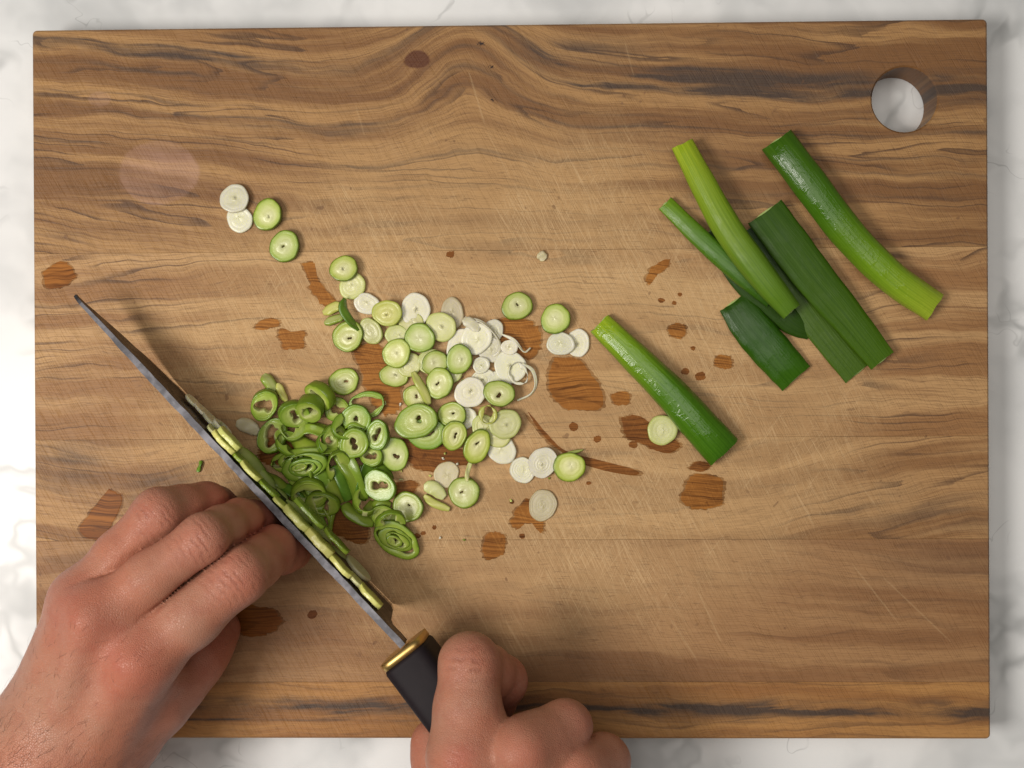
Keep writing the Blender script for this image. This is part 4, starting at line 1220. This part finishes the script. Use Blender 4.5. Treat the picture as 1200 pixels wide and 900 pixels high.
kn = [(iM + (0, 0, 10), 13, .75), (mM + (0, 0, 10), 12, .6), (rM + (0, 0, 9), 11, .55), (iP + (0, 0, 8), 9, .45), (mP + (0, 0, 8), 9, .5), (rP + (0, 0, 8), 9, .5),
      (iD, 15, .9), (mD, 14, .8), (rD, 13, .6), (iT, 14, .9), (tI, 20, .7)]
cr = [(iP + (0, 0, 8), un(iM, iD), 8.5, 2.3, 1.0), (mP + (0, 0, 8), un(mM, mD), 8.5, 2.2, 1.0), (rP + (0, 0, 8), un(rM, rD), 8, 2.2, .9), (iD + (-2, 0, 7), un(iP, iT), 6.5, 2.4, .8),
      (mD + (-2, 0, 7), un(mP, mT), 6.5, 2.4, .8), ((iM + tM) / 2 + (6, 0, 6), un(iM, tM), 9, 4.0, .8)]
M_SKIN = skin('skin_guiding_hand', kn, cr)
hand_l = hand_object('hand', V, F, M_SKIN)
tag(hand_l, 'hand with curled fingertips held against the knife blade, reaching over the board corner', 'hand')

# fine dark hairs on the wrist and back of that hand
def hairs():
    RR = np.random.RandomState(5)
    me = hand_l.data
    N_ = np.zeros(len(V) * 3); me.vertices.foreach_get('normal', N_); N_ = N_.reshape(-1, 3)
    o1 = np.array(P(60, 850, 60)); fwd = un(wrist[1], mM)
    along = (V - o1) @ fwd
    wgt = np.clip((8 - along) / 30, 0, 1) + .10 * (along < 40)
    up = np.clip(N_[:, 2] + .25, 0, 1)
    pr = wgt * up
    pr[along > 48] = 0
    pr[V[:, 2] < T + 30] *= .3
    pr /= pr.sum()
    pick = RR.choice(len(V), 2600, replace=False, p=pr)
    Vh, Fh = [], []
    for i in pick:
        n_ = N_[i]
        g = np.array((.5, .62, .05)) + RR.normal(0, .28, 3)       # hairs lie towards the little-finger side
        g = g - n_ * (g @ n_) ; g /= np.linalg.norm(g) + 1e-9
        L = RR.uniform(2.4, 6.5); w = .033
        b = np.cross(n_, g); b /= np.linalg.norm(b) + 1e-9
        p0 = V[i] - n_ * .1
        p1 = p0 + g * L * .5 + n_ * L * .16 + b * RR.normal(0, .25)
        p2 = p0 + g * L + n_ * L * .18 + b * RR.normal(0, .6)
        k = len(Vh)
        Vh += [p0 - b * w, p0 + b * w, p0 + n_ * w, p1 - b * w * .7, p1 + b * w * .7, p1 + n_ * w, p2]
        Fh += [(k, k + 1, k + 4, k + 3), (k + 1, k + 2, k + 5, k + 4), (k + 2, k, k + 3, k + 5), (k + 3, k + 4, k + 6), (k + 4, k + 5, k + 6), (k + 5, k + 3, k + 6)]
    t = NT('dark_hair'); x, y, z = t.coords()
    t.set(Base_Color=t.mix(t.noise(x, y, z), (.035, .018, .010), (.07, .035, .02)), Roughness=.45)
    me2 = bpy.data.meshes.new('arm_hair')
    me2.from_pydata((np.array(Vh) * MM).tolist(), [], Fh); me2.materials.append(t.m)
    o = bpy.data.objects.new('arm_hair', me2); col.objects.link(o); o.parent = hand_l
    o['kind'] = 'stuff'
hairs()

# ---- knife (right) hand
iM, iP, iD, iT = pts3([(546, 888, 60), (550, 777, 54), (587, 798, 30), (566, 842, 16)])
mM, mP, mD, mT = pts3([(612, 880, 62), (662, 852, 50), (656, 862, 24), (604, 884, 15)])
rM, rP, rD, rT = pts3([(674, 906, 55), (706, 892, 44), (696, 908, 22), (642, 928, 13)])
pM, pP, pD, pT = pts3([(716, 950, 46), (738, 950, 32), (726, 962, 17), (682, 976, 12)])
tC, tM, tI, tT = pts3([(598, 1030, 40), (546, 962, 36), (518, 900, 34), (507, 868, 33)])
wr = pts3([(650, 1090, 50), (690, 1200, 50), (735, 1330, 50)])
S = SDF((-60, -300, T + .2), (95, -80, T + 92), .9)
chain(S, 'f_index', [iM, iP], [12.0, 9.7]); chain(S, 'f_index', [iP, iD, iT], [9.5, 8.6, 7.6])
chain(S, 'f_middle', [mM, mP, mD, mT], [9.8, 8.6, 8.2, 7.6])
chain(S, 'f_ring', [rM, rP, rD, rT], [9.8, 8.8, 8.0, 7.4])
chain(S, 'f_pinky', [pM, pP, pD, pT], [9.4, 8.0, 7.2, 6.6])
chain(S, 'f_thumb', [tC, tM, tI, tT], [15, 12, 9.4, 7.4])
w4 = pts3([(612, 1050, 50), (640, 1040, 54), (668, 1050, 52), (694, 1062, 44)])
for a, b, ra, rb in ((iM, w4[0], 11.6, 14), (mM, w4[1], 10.6, 14), (rM, w4[2], 9.8, 13), (pM, w4[3], 9.2, 12)):
    S.cap('palm', a, b, ra, rb, 10)
pc = (iM + pM) / 2 * .5 + (w4[0] + w4[3]) / 2 * .5
S.cap('palm', (mM + rM) / 2 + np.array((0, -14, -8)), pc, 12, 14, 10)
S.cap('palm', tC, (tM + iM) / 2 + np.array((6, -4, 2)), 15, 10, 10)
for q, r in ((iM + np.array((-1, 2, 4.4)), 8.2), (mM + np.array((-1, 1, 5.6)), 6.2), (rM + np.array((0, 0, 4.6)), 6.0)):
    S.cap('palm', q, q + np.array((.5, .5, 0)), r, r, 5)
S.cap('palm', pc, wr[0], 17, 20, 14)
S.cap('palm', wr[0], wr[1], 20.5, 20.5, 16, flat=((0, 0, 1), .86)); S.cap('palm', wr[1], wr[2], 20.5, 24, 16, flat=((0, 0, 1), .86))
V, F = finish_hand(S, None, None, '')
kn = [(iM + (-1, 2, 11), 6.5, 1.1), (mM + (1, 0, 11), 8, .55), (rM + (0, 0, 10), 8, .5), (iD, 12, .9), (iP + (0, 6, 6), 8, .35), (mP + (4, 2, 2), 9, .6), (tT, 10, .4)]
cr = [(iP + (0, 1.5, 9.5), un(iM, iP), 7, 3.4, 1.2), (iM + (-3, 1, 11), np.array((.3, .95, 0)), 7, 2.6, .5), (mP + (-3, -3, 9), un(mM, mP), 6, 4, .6)]
M_SKIN2 = skin('skin_knife_hand', kn, cr)
hand_r = hand_object('hand', V, F, M_SKIN2)
tag(hand_r, 'hand gripping the black knife handle with the index finger bent over it', 'hand')
